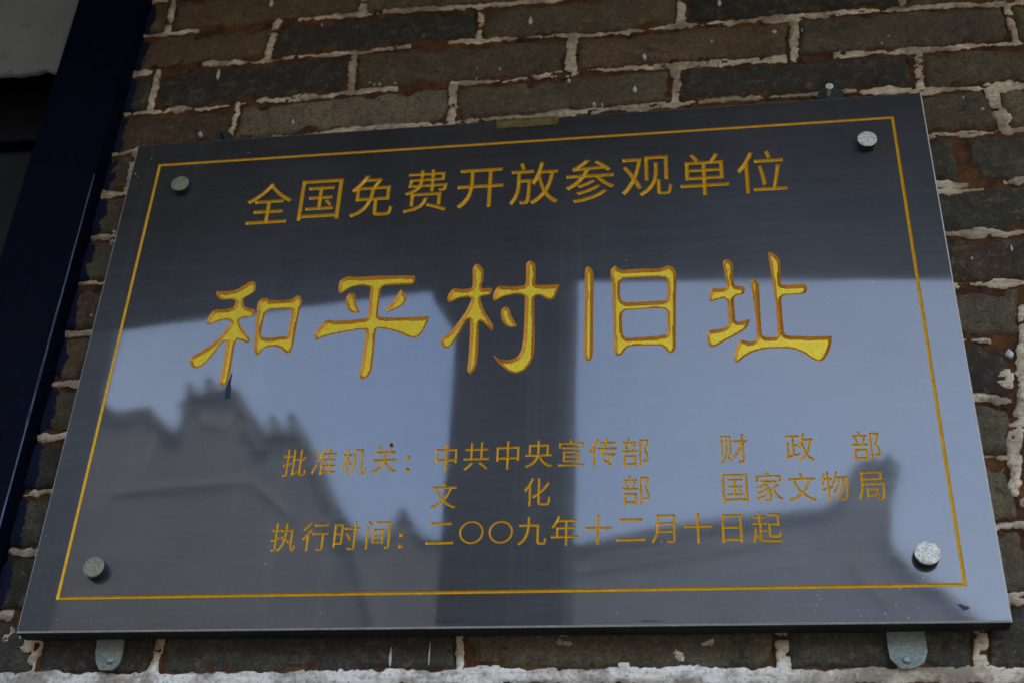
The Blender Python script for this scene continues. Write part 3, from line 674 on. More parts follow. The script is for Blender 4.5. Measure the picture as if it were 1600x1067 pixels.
# how much of each bed keeps its lime; sparse = clay exposed
for k in range(0, 17):
    t = BEDS[k]
    zc = np.interp(WX * 1000, [a for a, _ in t], [b for _, b in t]) / 1000
    d = np.abs(WZ - zc)
    edge = fbm(GX * 26, GZ * 0 + k * 7.3, 40 + k, 4)
    hw = 0.0046 + (edge - 0.5) * 0.012
    hw = np.where(fbm(GX * 9, GZ * 0 + k * 3.1, 90 + k, 2) > 0.70, hw - 0.007, hw)
    off = (fbm(GX * 7, GZ * 0 + k, 60 + k, 2) - 0.5) * 0.004
    d = np.abs(WZ - zc - off)
    if k >= 14: hw = np.maximum(hw, 0.0042) + 0.0036
    c = np.clip((hw + 0.0006 - d) / 0.0034, 0, 1)
    if k > 9:
        c = c * (GX < .49)
    cover = np.maximum(cover, c)
for k in range(16):
    for (a, b, hwp, lime) in PERP[k]:
        if lime < 0.1:
            continue
        d = seg_d(WX, WZ, a, bed(k, a), b, bed(k + 1, b))
        keep = fbm(GX * 40, GZ * 40, 200 + k, 3)
        c = np.clip((hwp * (0.75 + 0.5 * keep) * (0.55 + 0.55 * lime) + 0.0005 - d) / 0.0034, 0, 1)
        cover = np.maximum(cover, c)
# broad upright joint on the right and the beds of the patched stretch
for (x0, z0, x1, z1, hwp) in ((.520, .03, .502, -.07, .0082), (.502, -.07, .485, -.12, .0086), (.485, -.12, .478, -.165, .0074), (.482, -.20, .480, -.31, .004),
                              (.488, -.176, .90, -.178, .0085), (.484, -.310, .90, -.310, .0085), (.481, -.30, .477, -.46, .0085), (.51, -.08, .9, -.08, .004), (.49, -.40, .9, -.40, .006)):
    d = seg_d(WX, WZ, x0, z0, x1, z1)
    n = fbm(GX * 45, GZ * 45, 77, 3)
    cover = np.maximum(cover, np.clip((hwp * (0.7 + 0.6 * n) - d) / 0.003, 0, 1))
# scraps of pointing smeared over brick faces
def blob(xp, yp, rx, rz, amt=1.0, sd=5):
    global cover
    x, z = pxw(xp, yp)
    d = np.hypot((WX - x) / rx, (WZ - z) / rz) + (fbm(GX * 110, GZ * 110, sd, 3) - 0.5) * 1.3
    cover = np.maximum(cover, np.clip((1 - d) / 0.25, 0, 1) * amt)
for bb in ((745, 108, .0022, .018), (178, 365, .004, .022), (1570, 180, .008, .013), (1398, 140, .022, .003), (1185, 152, .040, .003), (218, 158, .006, .007),
           (40, 1010, .020, .014), (15, 1000, .016, .012), (30, 1020, .006, .009), (975, 1035, .010, .005), (1062, 1020, .006, .008), (1100, 1000, .010, .006), (1255, 1005, .009, .010),
           (1268, 1022, .007, .004), (880, 1000, .009, .008), (1572, 590, .010, .010), (1500, 298, .030, .0035), (1568, 135, .007, .006), (440, 155, .016, .0035),
           (1420, 1046, .03, .004), (600, 128, .03, .004), (225, 30, .003, .01)):
    blob(*bb)
holes = np.clip((fbm(GX * 70, GZ * 130, 51, 4) - 0.27) / 0.10, 0, 1)
cover = cover * np.where(GZ < -0.318, np.maximum(holes, 0.9), holes)
lime_h = -0.0009 + 0.0018 * (fbm(GX * 22, GZ * 90, 15, 4)) + 0.0012 * (fbm(GX * 120, GZ * 330, 21, 2) - 0.5)
clay_h = -0.0044 + 0.0050 * (fbm(GX * 70, GZ * 70, 33, 4) - 0.4)
sm = cover * cover * (3 - 2 * cover)
H = clay_h * (1 - sm) + lime_h * sm
keepm = ~((np.abs(GX) < 0.425) & (np.abs(GZ) < 0.272))
# drop cells lying well under the middle of a brick face (nothing of them shows)
idx = -np.ones(GX.shape, np.int64)
nz_, nx_ = GX.shape
cell = keepm[:-1, :-1] & keepm[1:, 1:] & keepm[1:, :-1] & keepm[:-1, 1:]
used = np.zeros_like(keepm)
used[:-1, :-1] |= cell; used[1:, :-1] |= cell; used[:-1, 1:] |= cell; used[1:, 1:] |= cell
idx[used] = np.arange(used.sum())
V = np.stack([GX[used], -H[used], GZ[used]], 1)
j, i = np.nonzero(cell)
F = np.stack([idx[j, i], idx[j, i + 1], idx[j + 1, i + 1], idx[j + 1, i]], 1)
me = bpy.data.meshes.new('mortar')
me.vertices.add(len(V)); me.vertices.foreach_set('co', V.ravel().astype(np.float32))
me.loops.add(len(F) * 4); me.loops.foreach_set('vertex_index', F.ravel().astype(np.int32))
me.polygons.add(len(F)); me.polygons.foreach_set('loop_start', (np.arange(len(F)) * 4).astype(np.int32))
me.polygons.foreach_set('use_smooth', np.ones(len(F), bool))
me.update(calc_edges=True)
at = me.attributes.new('lime', 'FLOAT', 'POINT')
at.data.foreach_set('value', sm[used].astype(np.float32))
at = me.attributes.new('white_lime', 'FLOAT', 'POINT')
white_lime = np.clip((-0.315 - GZ) / 0.01, 0, 1) * np.clip((0.44 - GX) / 0.25, 0.25, 1) + 0.10 * np.clip((GX - .44) / .02, 0, 1) * np.clip((0.02 - GZ) / .03, 0, 1)  # whiter lime along the lowest bed, slightly so in the right-hand patches
at.data.foreach_set('value', np.clip(white_lime, 0, 1)[used].astype(np.float32))
me.materials.append(M_MORTAR)
mortar = bpy.data.objects.new('mortar', me)
COL.objects.link(mortar)
mortar.parent = brick_wall
mortar['kind'] = 'stuff'

# plain masonry core behind the facing, down to the ground and up to the eave
bm = bmesh.new()
box_bm(bm, (X0, 0.016, -ZC), (7.0, 0.35, -0.464))
box_bm(bm, (X0, 0.016, 0.584), (7.0, 0.35, 1.6))
box_bm(bm, (X0, 0.016, -0.464), (7.0, 0.35, 0.584))
bm_obj('wall_core', bm, M_MORTAR, brick_wall)
me = brick_wall.children[-1].data if False else bpy.data.objects['wall_core'].data

# drips and flecks of lime wash on the bricks: (px, py, length mm, width mm)
DR = [(341, 116, 17, 3.0), (458, 191, 7, 3), (424, 5, 14, 5), (829, 33, 14, 5), (1007, 89, 9, 5), (992, 140, 10, 4.5), (889, 127, 6, 4), (928, 163, 5, 4.5), (941, 164, 4, 2),
      (1112, 65, 3, 2.5), (1124, 5, 10, 5), (1210, 50, 5, 5), (1388, 57, 3, 2.5), (503, 249 - 210, 3, 2), (313, 210, 7, 5), (1535, 171, 4, 4), (1505, 153, 3, 2), (1580, 388, 8, 3), (1518, 404, 4, 3),
      (143, 493, 3, 2.5), (1577, 552, 10, 8), (610, 1025, 18, 2.4), (671, 1020, 22, 1.2), (268, 245 - 15, 3, 2), (781, 108, 3, 2), (1253, 47, 3, 2), (1378, 68, 2, 2)]
for n_, (a, b, ln, wd) in enumerate(DR):
    x, z = pxw(a, b)
    ln, wd = ln / 1000, wd / 1000
    bm = bmesh.new()
    cen = bm.verts.new((0, -0.0012, -ln * .2))
    ring = []
    K = 12
    for q in range(K):
        t = 2 * math.pi * q / K
        sx = math.cos(t) * wd / 2 * (1.0 if math.sin(t) < 0 else max(0.35, 1 - 0.8 * math.sin(t))) * random.uniform(.8, 1.15)
        sz = math.sin(t) * ln / 2
        ring.append(bm.verts.new((sx, 0.0004, sz)))
    ring2 = [bm.verts.new((v.co.x, 0.004, v.co.z)) for v in ring]
    for q in range(K):
        bm.faces.new((cen, ring[q], ring[(q + 1) % K]))
        bm.faces.new((ring[q], ring2[q], ring2[(q + 1) % K], ring[(q + 1) % K]))
    bmesh.ops.recalc_face_normals(bm, faces=bm.faces)
    o = bm_obj('lime_drip', bm, M_DRIP, brick_wall, smooth=True)
    o.location = (x, -0.0015, z)

# ================================================================== THE PLAQUE
PW, PH = 0.900, 0.5970
MX, MZ = 0.0340, 0.0335
THICK = 0.022
plaque = thing('plaque', 'dark polished stone plaque with gold engraved Chinese lettering and thin gold border line', 'plaque', loc=w(0, 0, 0))

def zoomed(pts, ox, oy, s=4.0):
    return [px(ox + a / s, oy + b / s) for a, b in pts]

def catmull(P, sub=3):
    """closed smooth outline; sharp corners (turn > 75 deg) are kept"""
    n = len(P); out = []
    P = [np.array(p) for p in P]
    for i in range(n):
        p0, p1, p2, p3 = P[i - 1], P[i], P[(i + 1) % n], P[(i + 2) % n]
        def sharp(a, b, c):
            u, v = b - a, c - b
            return np.dot(u, v) / (np.linalg.norm(u) * np.linalg.norm(v) + 1e-12) < 0.25
        m1 = np.zeros(2) if sharp(p0, p1, p2) else (p2 - p0) * 0.42
        m2 = np.zeros(2) if sharp(p1, p2, p3) else (p3 - p1) * 0.42
        L = np.linalg.norm(p2 - p1)
        m1 = m1 / max(1e-9, np.linalg.norm(m1)) * min(np.linalg.norm(m1), L)
        m2 = m2 / max(1e-9, np.linalg.norm(m2)) * min(np.linalg.norm(m2), L)
        for s in range(sub):
            t = s / sub
            out.append((2*t**3-3*t**2+1)*p1 + (t**3-2*t**2+t)*m1 + (-2*t**3+3*t**2)*p2 + (t**3-t**2)*m2)
    return np.array(out)

BIG = {
 '和': ((280, 380), [
  [(468,240),(480,265),(475,300),(440,325),(405,345),(402,375),(415,400),(465,415),(470,440),(455,460),(385,470),(375,490),(400,540),(440,590),(438,615),(430,625),(395,610),(360,600),(345,640),(330,740),(320,800),(310,850),(285,890),(262,888),(253,865),(262,820),(280,720),(290,640),(298,612),(270,620),(230,670),(190,720),(150,760),(110,780),(80,770),(66,740),(72,712),(110,690),(170,655),(240,600),(290,540),(325,495),(300,478),(240,490),(190,510),(172,505),(178,475),(200,435),(230,415),(280,415),(335,402),(348,385),(345,360),(320,352),(270,356),(245,345),(232,325),(236,300),(265,302),(310,300),(360,290),(410,262),(445,240)],
  [(488,385),(510,352),(545,342),(560,355),(620,358),(690,352),(715,345),(735,328),(755,330),(768,365),(760,395),(745,460),(730,540),(715,620),(705,660),(690,685),(665,685),(640,660),(600,645),(545,650),(520,665),(500,695),(478,695),(468,665),(470,600),(478,500),(485,430)],
  [(560,418),(620,412),(690,412),(700,425),(695,480),(680,550),(668,578),(620,585),(545,590),(515,580),(515,540),(530,470),(540,435)]]),
 '平': ((280, 380), [
  [(1010,232),(1060,208),(1120,212),(1240,205),(1400,203),(1472,204),(1474,240),(1455,258),(1380,262),(1280,268),(1265,285),(1255,330),(1245,420),(1245,450),(1260,462),(1350,465),(1450,462),(1562,458),(1555,490),(1530,540),(1500,580),(1460,592),(1420,580),(1360,555),(1300,540),(1240,532),(1230,545),(1222,620),(1215,700),(1205,780),(1185,825),(1150,848),(1132,845),(1125,815),(1140,740),(1155,640),(1165,560),(1160,542),(1120,542),(1040,555),(960,570),(900,585),(862,605),(848,590),(850,560),(880,520),(905,490),(935,478),(960,485),(1050,482),(1130,475),(1175,465),(1180,440),(1190,340),(1195,285),(1180,270),(1120,268),(1070,280),(1030,305),(1005,318),(995,300),(998,260)],
  [(1062,315),(1095,315),(1102,350),(1115,395),(1132,432),(1110,438),(1070,430),(1048,400),(1042,350)],
  [(1385,288),(1405,310),(1422,345),(1405,380),(1360,410),(1310,430),(1288,432),(1300,405),(1340,360),(1370,315)]]),
 '村': ((670, 380), [
  [(305,130),(330,150),(342,175),(340,230),(330,270),(340,285),(385,280),(398,295),(388,320),(345,330),(325,338),(325,360),(345,420),(375,470),(400,510),(402,540),(390,545),(360,515),(330,490),(315,488),(312,520),(310,640),(305,720),(290,780),(265,815),(248,812),(240,790),(248,720),(255,600),(258,510),(255,475),(240,478),(210,530),(170,600),(140,640),(105,655),(80,635),(73,605),(85,590),(130,560),(180,500),(230,430),(262,365),(262,345),(240,338),(190,345),(150,365),(125,372),(115,350),(130,310),(160,283),(200,288),(250,285),(272,275),(275,230),(275,165),(288,138)],
  [(635,110),(660,125),(670,160),(668,220),(665,255),(690,262),(740,262),(800,258),(818,258),(805,300),(785,345),(755,355),(720,340),(690,325),(668,330),(660,345),(660,450),(662,560),(660,650),(655,700),(635,750),(600,790),(560,810),(510,805),(460,770),(425,735),(403,700),(412,702),(440,722),(490,728),(530,720),(560,700),(580,660),(592,580),(597,480),(600,380),(600,340),(580,322),(530,322),(470,335),(430,355),(410,365),(400,345),(410,305),(435,270),(465,268),(530,272),(590,265),(605,255),(608,200),(608,140),(618,118)],
  [(485,398),(505,415),(515,450),(535,490),(550,510),(545,522),(500,525),(470,505),(452,465),(452,425),(465,403)]]),
 '旧': ((670, 380), [
  [(995,143),(1015,160),(1030,200),(1030,350),(1028,500),(1027,680),(1015,725),(992,738),(975,720),(970,680),(972,500),(975,300),(975,200),(980,160)],
  [(1165,140),(1190,160),(1215,168),(1320,160),(1440,160),(1480,145),(1505,140),(1530,155),(1548,200),(1545,350),(1545,500),(1545,620),(1535,670),(1510,690),(1485,670),(1450,640),(1350,640),(1250,645),(1225,670),(1205,695),(1180,705),(1162,685),(1155,600),(1150,400),(1145,250),(1135,200),(1140,165)],
  [(1215,225),(1350,218),(1470,215),(1485,235),(1490,300),(1485,350),(1460,360),(1350,365),(1230,370),(1205,355),(1195,310),(1197,250)],
  [(1235,420),(1350,412),(1460,408),(1485,425),(1492,480),(1490,550),(1478,572),(1400,582),(1300,588),(1240,592),(1218,575),(1210,530),(1210,440)]]),
 '址': ((1000, 360), [
  [(540,183),(565,190),(582,215),(582,280),(590,335),(605,348),(645,350),(655,370),(645,400),(600,410),(588,430),(592,500),(598,560),(615,572),(650,565),(685,552),(680,585),(655,620),(600,655),(530,690),(480,720),(445,728),(425,705),(420,660),(428,628),(450,622),(500,615),(540,600),(552,580),(550,520),(545,450),(535,430),(510,428),(465,440),(440,450),(432,425),(440,380),(460,362),(500,365),(535,355),(540,335),(530,280),(518,210),(522,190)],
  [(712,303),(735,320),(745,350),(750,450),(755,560),(762,640),(775,662),(810,668),(845,665),(858,650),(855,560),(845,450),(830,340),(818,260),(805,180),(802,135),(820,138),(850,155),(875,190),(880,240),(878,310),(885,340),(920,342),(980,338),(1030,338),(1045,365),(1030,395),(980,402),(920,405),(890,415),(885,450),(892,540),(900,630),(915,655),(980,660),(1080,662),(1200,658),(1198,700),(1180,760),(1150,805),(1115,818),(1075,800),(1020,765),(960,742),(880,735),(800,738),(720,755),(660,785),(610,825),(592,818),(590,780),(605,720),(625,690),(645,685),(680,695),(710,690),(728,670),(728,620),(720,520),(705,420),(693,340),(697,312)]]),
}
# small lettering: character and its ink box in photo pixels (x0, x1, y0, y1)
ROWS = [
 [('全',382,459,285,351),('国',464,537,279,345),('免',546,617,272,340),('费',630,701,264,333),('开',713,788,262,326),('放',796,873,252,321),('参',883,961,247,318),('观',970,1051,243,308),('单',1061,1140,239,306),('位',1150,1230,235,302)],
 [('批',440,482,700,744),('准',486,528,699,742),('机',532,574,699,741),('关',580,622,694,739),('：',632,642,712,737),('中',679,715,692,736),('共',724,765,690,734),('中',775,812,688,733),('央',820,864,687,730),('宣',872,913,686,727),('传',919,965,684,729),('部',970,1015,683,729),('财',1123,1169,677,724),('政',1225,1273,676,720),('部',1328,1378,672,720)],
 [('文',672,714,751,794),('化',818,861,745,790),('部',971,1016,741,789),('国',1127,1170,739,785),('家',1179,1224,737,783),('文',1230,1276,737,783),('物',1282,1328,735,782),('局',1338,1385,735,781)],
 [('执',422,465,816,861),('行',470,515,815,860),('时',519,564,813,859),('间',570,612,812,857),('：',622,631,832,856),('二',665,710,815,850),('〇',717,756,812,850),('〇',763,802,812,849),('九',808,855,806,851),('年',861,904,804,852),('十',912,956,804,850),('二',963,1009,809,845),('月',1017,1056,803,848),('十',1068,1114,800,848),('日',1127,1161,802,848),('起',1174,1223,799,848)],
]
def glyph(ch):
    return [np.array([tuple(map(float, p.split(','))) for p in c.split()]) for c in GLYPHS[ch].split(';')]

def ring(r0, r1, n=48):
    t = np.linspace(0, 2 * np.pi, n, endpoint=False)
    return [np.stack([np.cos(t) * r1, np.sin(t) * r1], 1), np.stack([np.cos(t) * r0, np.sin(t) * r0], 1)]

def inside(P, contours):
    """even-odd test"""
    r = np.zeros(len(P), bool)
    for c in contours:
        lo, hi = c.min(0), c.max(0)
        cand = np.nonzero((P[:, 0] > lo[0]) & (P[:, 0] < hi[0]) & (P[:, 1] > lo[1]) & (P[:, 1] < hi[1]))[0]
        if not len(cand):
            continue
        q = P[cand]; a = c; b = np.roll(c, -1, 0)
        cr = ((a[None, :, 1] > q[:, None, 1]) != (b[None, :, 1] > q[:, None, 1]))
        with np.errstate(divide='ignore', invalid='ignore'):
            xi = a[None, :, 0] + (q[:, None, 1] - a[None, :, 1]) / (b[None, :, 1] - a[None, :, 1]) * (b[None, :, 0] - a[None, :, 0])
        r[cand] ^= ((cr & (q[:, None, 0] < xi)).sum(1) % 2).astype(bool)
    return r

def nearest(P, contours):
    A_ = np.concatenate(contours); B_ = np.concatenate([np.roll(c, -1, 0) for c in contours])
    D = B_ - A_; L = (D ** 2).sum(1) + 1e-18
    t = np.clip(((P[:, None, :] - A_[None]) * D[None]).sum(2) / L[None], 0, 1)
    Q = A_[None] + t[..., None] * D[None]
    d = np.linalg.norm(P[:, None, :] - Q, axis=2)
    k = d.argmin(1)
    return d[np.arange(len(P)), k], Q[np.arange(len(P)), k]

def resample(c, step):
    out = []
    for a, b in zip(c, np.roll(c, -1, 0)):
        n = max(1, int(np.ceil(np.linalg.norm(b - a) / step)))
        for i in range(n):
            out.append(a + (b - a) * i / n)
    return np.array(out)

ALL = []                                       # every outline cut through the polished face

def engrave(name, contours, step, clip, slope, label=None):
    """gold-lined cut: sloping walls down to a flat floor (or a V where narrow)"""
    contours = [resample(c, step * 2.2) for c in contours]
    ALL.extend(contours)
    P0 = np.concatenate(contours)
    lo, hi = P0.min(0), P0.max(0)
    gx, gy = np.meshgrid(np.arange(lo[0], hi[0], step), np.arange(lo[1], hi[1], step))
    G = np.stack([gx.ravel(), gy.ravel()], 1)
    G = G[inside(G, contours)]
    d, Q = nearest(G, contours)
    # climb the distance field to the middle of each stroke, stopping at the clip distance
    P = G.copy()
    for it in range(14):
        dirn = (P - Q) / np.maximum(d, 1e-9)[:, None]
        stepv = np.clip(clip - d, 0, step * 0.4)
        N_ = P + dirn * stepv[:, None]
        dn, Qn = nearest(N_, contours)
        ok = dn > d + stepv * 0.2
        P[ok] = N_[ok]; d[ok] = dn[ok]; Q[ok] = Qn[ok]
    # thin out
    key = {}
    order = np.argsort(-d)
    sel = []
    s = step * 0.8
    for i in order:
        if d[i] < step * 0.3:
            continue
        c = (int(P[i, 0] // s), int(P[i, 1] // s))
        bad = False
        for ax in (-1, 0, 1):
            for ay in (-1, 0, 1):
                for j in key.get((c[0] + ax, c[1] + ay), ()):
                    if (P[i, 0] - P[j, 0]) ** 2 + (P[i, 1] - P[j, 1]) ** 2 < s * s:
                        bad = True
        if not bad:
            key.setdefault(c, []).append(i); sel.append(i)
    I = P[sel]
    verts = [Vector(p) for p in P0] + [Vector(p) for p in I]
    edges = []
    k = 0
    for c in contours:
        n = len(c)
        edges += [(k + i, k + (i + 1) % n) for i in range(n)]
        k += n
    vo, eo, fo, ov, oe, of = delaunay_2d_cdt(verts, edges, [], 0, 1e-7, False)
    VO = np.array([tuple(v) for v in vo])
    FO = np.array([tuple(f) for f in fo])
    FO = FO[inside(VO[FO].mean(1), contours)]
    dd, _ = nearest(VO, contours)
    dep = np.minimum(dd, clip) * slope
    cx, cy = (lo + hi) / 2
    verts3 = [(x - cx, h, y - cy) for (x, y), h in zip(VO, dep)]
    faces = []
    for f in FO:
        a, b, c = VO[f]
        if (b[0] - a[0]) * (c[1] - a[1]) - (b[1] - a[1]) * (c[0] - a[0]) < 0:
            f = f[::-1]
        faces.append(tuple(int(q) for q in f))
    o = new_mesh(name, verts3, faces, M_GOLD, plaque, (cx, 0, cy))
    # the slope near the rim takes the orange, the floor stays gold
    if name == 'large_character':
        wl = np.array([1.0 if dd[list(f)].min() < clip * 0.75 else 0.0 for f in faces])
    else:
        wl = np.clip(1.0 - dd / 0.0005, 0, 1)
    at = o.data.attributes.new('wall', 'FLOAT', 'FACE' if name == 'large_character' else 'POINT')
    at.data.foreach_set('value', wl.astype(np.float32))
    if label:
        o['label'] = label
    return o

SMALL_WALL = 0.45
for ch, ((ox, oy), cs) in BIG.items():
    engrave('large_character', [catmull(zoomed(c, ox, oy)) for c in cs], 0.0014, 0.0029, 0.72)

def embolden(cs, a):
    big = max(cs, key=lambda c: abs(area(c)))
    sg = 1.0 if area(big) > 0 else -1.0
    out = []
    for c in cs:
        p, n = np.roll(c, 1, 0), np.roll(c, -1, 0)
        e1 = (c - p) / np.maximum(np.linalg.norm(c - p, axis=1), 1e-9)[:, None]
        e2 = (n - c) / np.maximum(np.linalg.norm(n - c, axis=1), 1e-9)[:, None]
        m = np.stack([e1[:, 1] + e2[:, 1], -(e1[:, 0] + e2[:, 0])], 1)
        m /= np.maximum(np.linalg.norm(m, axis=1), 0.5)[:, None]
        out.append(c + m * a * sg * 1.15)
    return out
def area(c):
    n = np.roll(c, -1, 0)
    return 0.5 * float((c[:, 0] * n[:, 1] - n[:, 0] * c[:, 1]).sum())

for ri, row in enumerate(ROWS):
    info = []
    for ch, a, b, t, u in row:
        cx, cy = (a + b) / 2, (t + u) / 2
        C0 = np.array(px(cx, cy))
        # local frame in pixels of the plaque axes
        e = 0.01
        def fwd(p):
            Y = ROT @ (np.array([p[0], p[1], 0.0]) - CAM_P)
            return np.array([800 + F_PX * Y[0] / -Y[2], 533.5 - F_PX * Y[1] / -Y[2]])
        o0 = fwd(C0); ex = (fwd(C0 + (e, 0)) - o0) / e; ey = (fwd(C0 + (0, e)) - o0) / e
        # box width = |ex.x| w + |ey.x| h ; height = |ex.y| w + |ey.y| h
        Mx = np.array([[abs(ex[0]), abs(ey[0]) * .8], [abs(ex[1]) * .8, abs(ey[1])]])
        wh = np.linalg.solve(Mx, [b - a, u - t])
        info.append((ch, C0, wh))
    rs = []
    for ch, C0, wh in info:
        if ch in '〇：二':
            continue
        g = np.concatenate(glyph(ch)); sz = (g.max(0) - g.min(0))
        rs.append(wh / sz)
    sx, sy = np.median(rs, 0)
    print('row', ri, 'em', sx * 1000, sy * 1000)
    for ch, C0, wh in info:
        if ch == '〇':
            r = wh.mean() / 2
            cs = [c + C0 for c in ring(r - 0.0021, r)]
        elif ch == '：':
            cs = []
            q = 0.0021
            for s_ in (1, -1):
                c = np.array([(-q, -q), (q, -q), (q, q), (-q, q)]) + C0 + np.array([0, s_ * (wh[1] / 2 - q)])
                cs.append(c)
        else:
            g = glyph(ch); al = np.concatenate(g); lo, hi = al.min(0), al.max(0)
            s2 = np.array([sx, sy])
            own = wh / (hi - lo)
            s2 = s2 * 0.4 + own * 0.6 if ch != '二' else own
            if ch == '二': s2 = np.array([own[0], own[1]])
            cs = [(c - (lo + hi) / 2) * s2 + C0 for c in g]
            cs = embolden(cs, 0.00012 if ri == 0 else 0.00014)
        engrave('character', cs, 0.0006 if ri == 0 else 0.00045, 0.0030, 1.25)

# border line: a mitred V groove
bx, bz = PW / 2 - MX, PH / 2 - MZ
hwid = 0.00165
def rect(x, z):
    return np.array([(-x, -z), (x, -z), (x, z), (-x, z)])
R_OUT, R_MID, R_IN = rect(bx + hwid, bz + hwid), rect(bx, bz), rect(bx - hwid, bz - hwid)
vs, fs = [], []
for R_, y in ((R_OUT, 0), (R_MID, 0.0019), (R_IN, 0)):
    vs += [(a, y, b) for a, b in R_]
for i in range(4):
    j = (i + 1) % 4
    fs += [(i, j, 4 + j, 4 + i), (4 + i, 4 + j, 8 + j, 8 + i)]
border = new_mesh('border_line', vs, fs, M_GOLD, plaque)
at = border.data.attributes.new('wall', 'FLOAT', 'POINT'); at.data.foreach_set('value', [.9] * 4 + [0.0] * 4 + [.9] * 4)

# polished face with every cut left open, chamfer, sides and back
CH = 0.0014
outer = rect(PW / 2 - CH, PH / 2 - CH)
cont = ALL + [R_OUT, R_IN]
seam = np.array([(x, z) for x in np.linspace(-bx + .02, bx - .02, 40) for z in np.linspace(-bz + .015, bz - .015, 26)])
dmin = np.concatenate([nearest(seam[i:i + 200], ALL)[0] for i in range(0, len(seam), 200)])
seam = seam[(dmin > 0.004) & ~inside(seam, ALL)]
P0 = np.concatenate([outer] + cont + [seam])
edges, k = [], 0
for c in [outer] + cont:
    n = len(c)
    edges += [(k + i, k + (i + 1) % n) for i in range(n)]
    k += n
vo, eo, fo, *_ = delaunay_2d_cdt([Vector(p) for p in P0], edges, [], 0, 1e-7, False)
VO = np.array([tuple(v) for v in vo]); FO = np.array([tuple(f) for f in fo])
cen = VO[FO].mean(1)
FO = FO[~inside(cen, cont)]
verts = [(x, 0.0, z) for x, z in VO]
faces, mi = [], []
for f in FO:
    a, b, c = VO[f]
    if (b[0] - a[0]) * (c[1] - a[1]) - (b[1] - a[1]) * (c[0] - a[0]) < 0:
        f = f[::-1]
    faces.append(tuple(int(q) for q in f)); mi.append(0)
b0 = len(verts)
full = rect(PW / 2, PH / 2)
verts += [(x, 0.0, z) for x, z in outer] + [(x, CH, z) for x, z in full] + [(x, THICK, z) for x, z in full]
for i in range(4):
    j = (i + 1) % 4
    faces += [(b0 + 4 + i, b0 + 4 + j, b0 + j, b0 + i), (b0 + 8 + i, b0 + 8 + j, b0 + 4 + j, b0 + 4 + i)]
    mi += [1, 2]
faces.append((b0 + 11, b0 + 10, b0 + 9, b0 + 8)); mi.append(2)
panel = new_mesh('stone_panel', verts, faces, [M_STONE, M_EDGE, M_SIDE], plaque, midx=mi)

# four round cap nuts standing off the corners
def lathe(prof, n=40):
    """profile (r, y) -> bmesh turned about the world y axis"""
    bm = bmesh.new()
    rows = []
    for r, y in prof:
        if r < 1e-6:
            rows.append([bm.verts.new((0, y, 0))])
        else:
            rows.append([bm.verts.new((math.cos(2 * math.pi * i / n) * r, y, math.sin(2 * math.pi * i / n) * r)) for i in range(n)])
    for a, b in zip(rows, rows[1:]):
        for i in range(n):
            j = (i + 1) % n
            if len(a) == 1:
                bm.faces.new((a[0], b[i], b[j]))
            elif len(b) == 1:
                bm.faces.new((a[i], a[j], b[0]))
            else:
                bm.faces.new((a[i], a[j], b[j], b[i]))
    bmesh.ops.recalc_face_normals(bm, faces=bm.faces)
    return bm
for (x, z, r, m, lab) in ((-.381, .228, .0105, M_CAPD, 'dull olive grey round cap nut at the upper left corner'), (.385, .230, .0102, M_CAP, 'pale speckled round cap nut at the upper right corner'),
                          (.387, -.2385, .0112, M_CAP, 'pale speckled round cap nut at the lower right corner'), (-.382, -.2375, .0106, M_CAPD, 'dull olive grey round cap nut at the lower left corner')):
    h = 0.0098
    bm = lathe([(0, -h - .0003), (r * .5, -h - .0002), (r * .9, -h), (r, -h + .0009), (r, -0.0002), (r * .7, -0.0002)])
    for f in bm.faces:
        c = f.calc_center_median()
        f.material_index = 0 if c.y < -h + 0.0006 else 1
    o = bm_obj('cap_nut', bm, [m, M_CAPSIDE], plaque, smooth=False)
    o.location = (x, 0, z)
    o['label'] = lab

# steel fixing tabs behind the panel, screwed to the bricks
def bracket(pts_px, screw_px, mat, label):
    P_ = [px(a, b, -0.0245) for a, b in pts_px]
    lo_x = min(p[0] for p in P_); hi_x = max(p[0] for p in P_)
    bm = bmesh.new()
    prism(bm, P_, 0.0228, 0.0258)
    o = bm_obj('bracket', bm, mat or M_ZINC, plaque)
    o['label'] = label
    sx_, sz_ = px(*screw_px, -0.020)
    b2 = lathe([(0, -.0026), (.0022, -.0024), (.0034, -.0010), (.0036, 0.0008), (.0036, 0.0026)], 14)
    s = bm_obj('screw', b2, M_SCREW, o, smooth=False)
    s.location = (sx_, 0.0225, sz_)
    b3 = bmesh.new(); box_bm(b3, (-.0006, -.0028, -.0020), (.0006, -.0022, .0020)); box_bm(b3, (-.0020, -.00281, -.0006), (.0020, -.00221, .0006))
    return o
bracket([(158, 960), (200, 960), (192, 1020), (188, 1034), (182, 1043), (174, 1047), (156, 1047), (151, 1036), (150, 1020), (155, 985)], (171, 1030), None, 'rounded steel fixing tab below the lower left corner')
bracket([(1382, 960), (1440, 960), (1447, 1005), (1449, 1018), (1444, 1036), (1428, 1044), (1408, 1045), (1391, 1030), (1387, 1010)], (1417, 1029), None, 'wide steel fixing tab with cut corners below the lower right corner')
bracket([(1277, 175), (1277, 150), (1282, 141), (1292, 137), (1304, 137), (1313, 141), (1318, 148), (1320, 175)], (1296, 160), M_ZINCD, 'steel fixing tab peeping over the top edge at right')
bracket([(333, 240), (333, 220), (338, 213), (348, 208), (356, 207), (363, 211), (366, 218), (368, 240)], (348, 225), M_ZINCD, 'steel fixing tab peeping over the top edge at left')
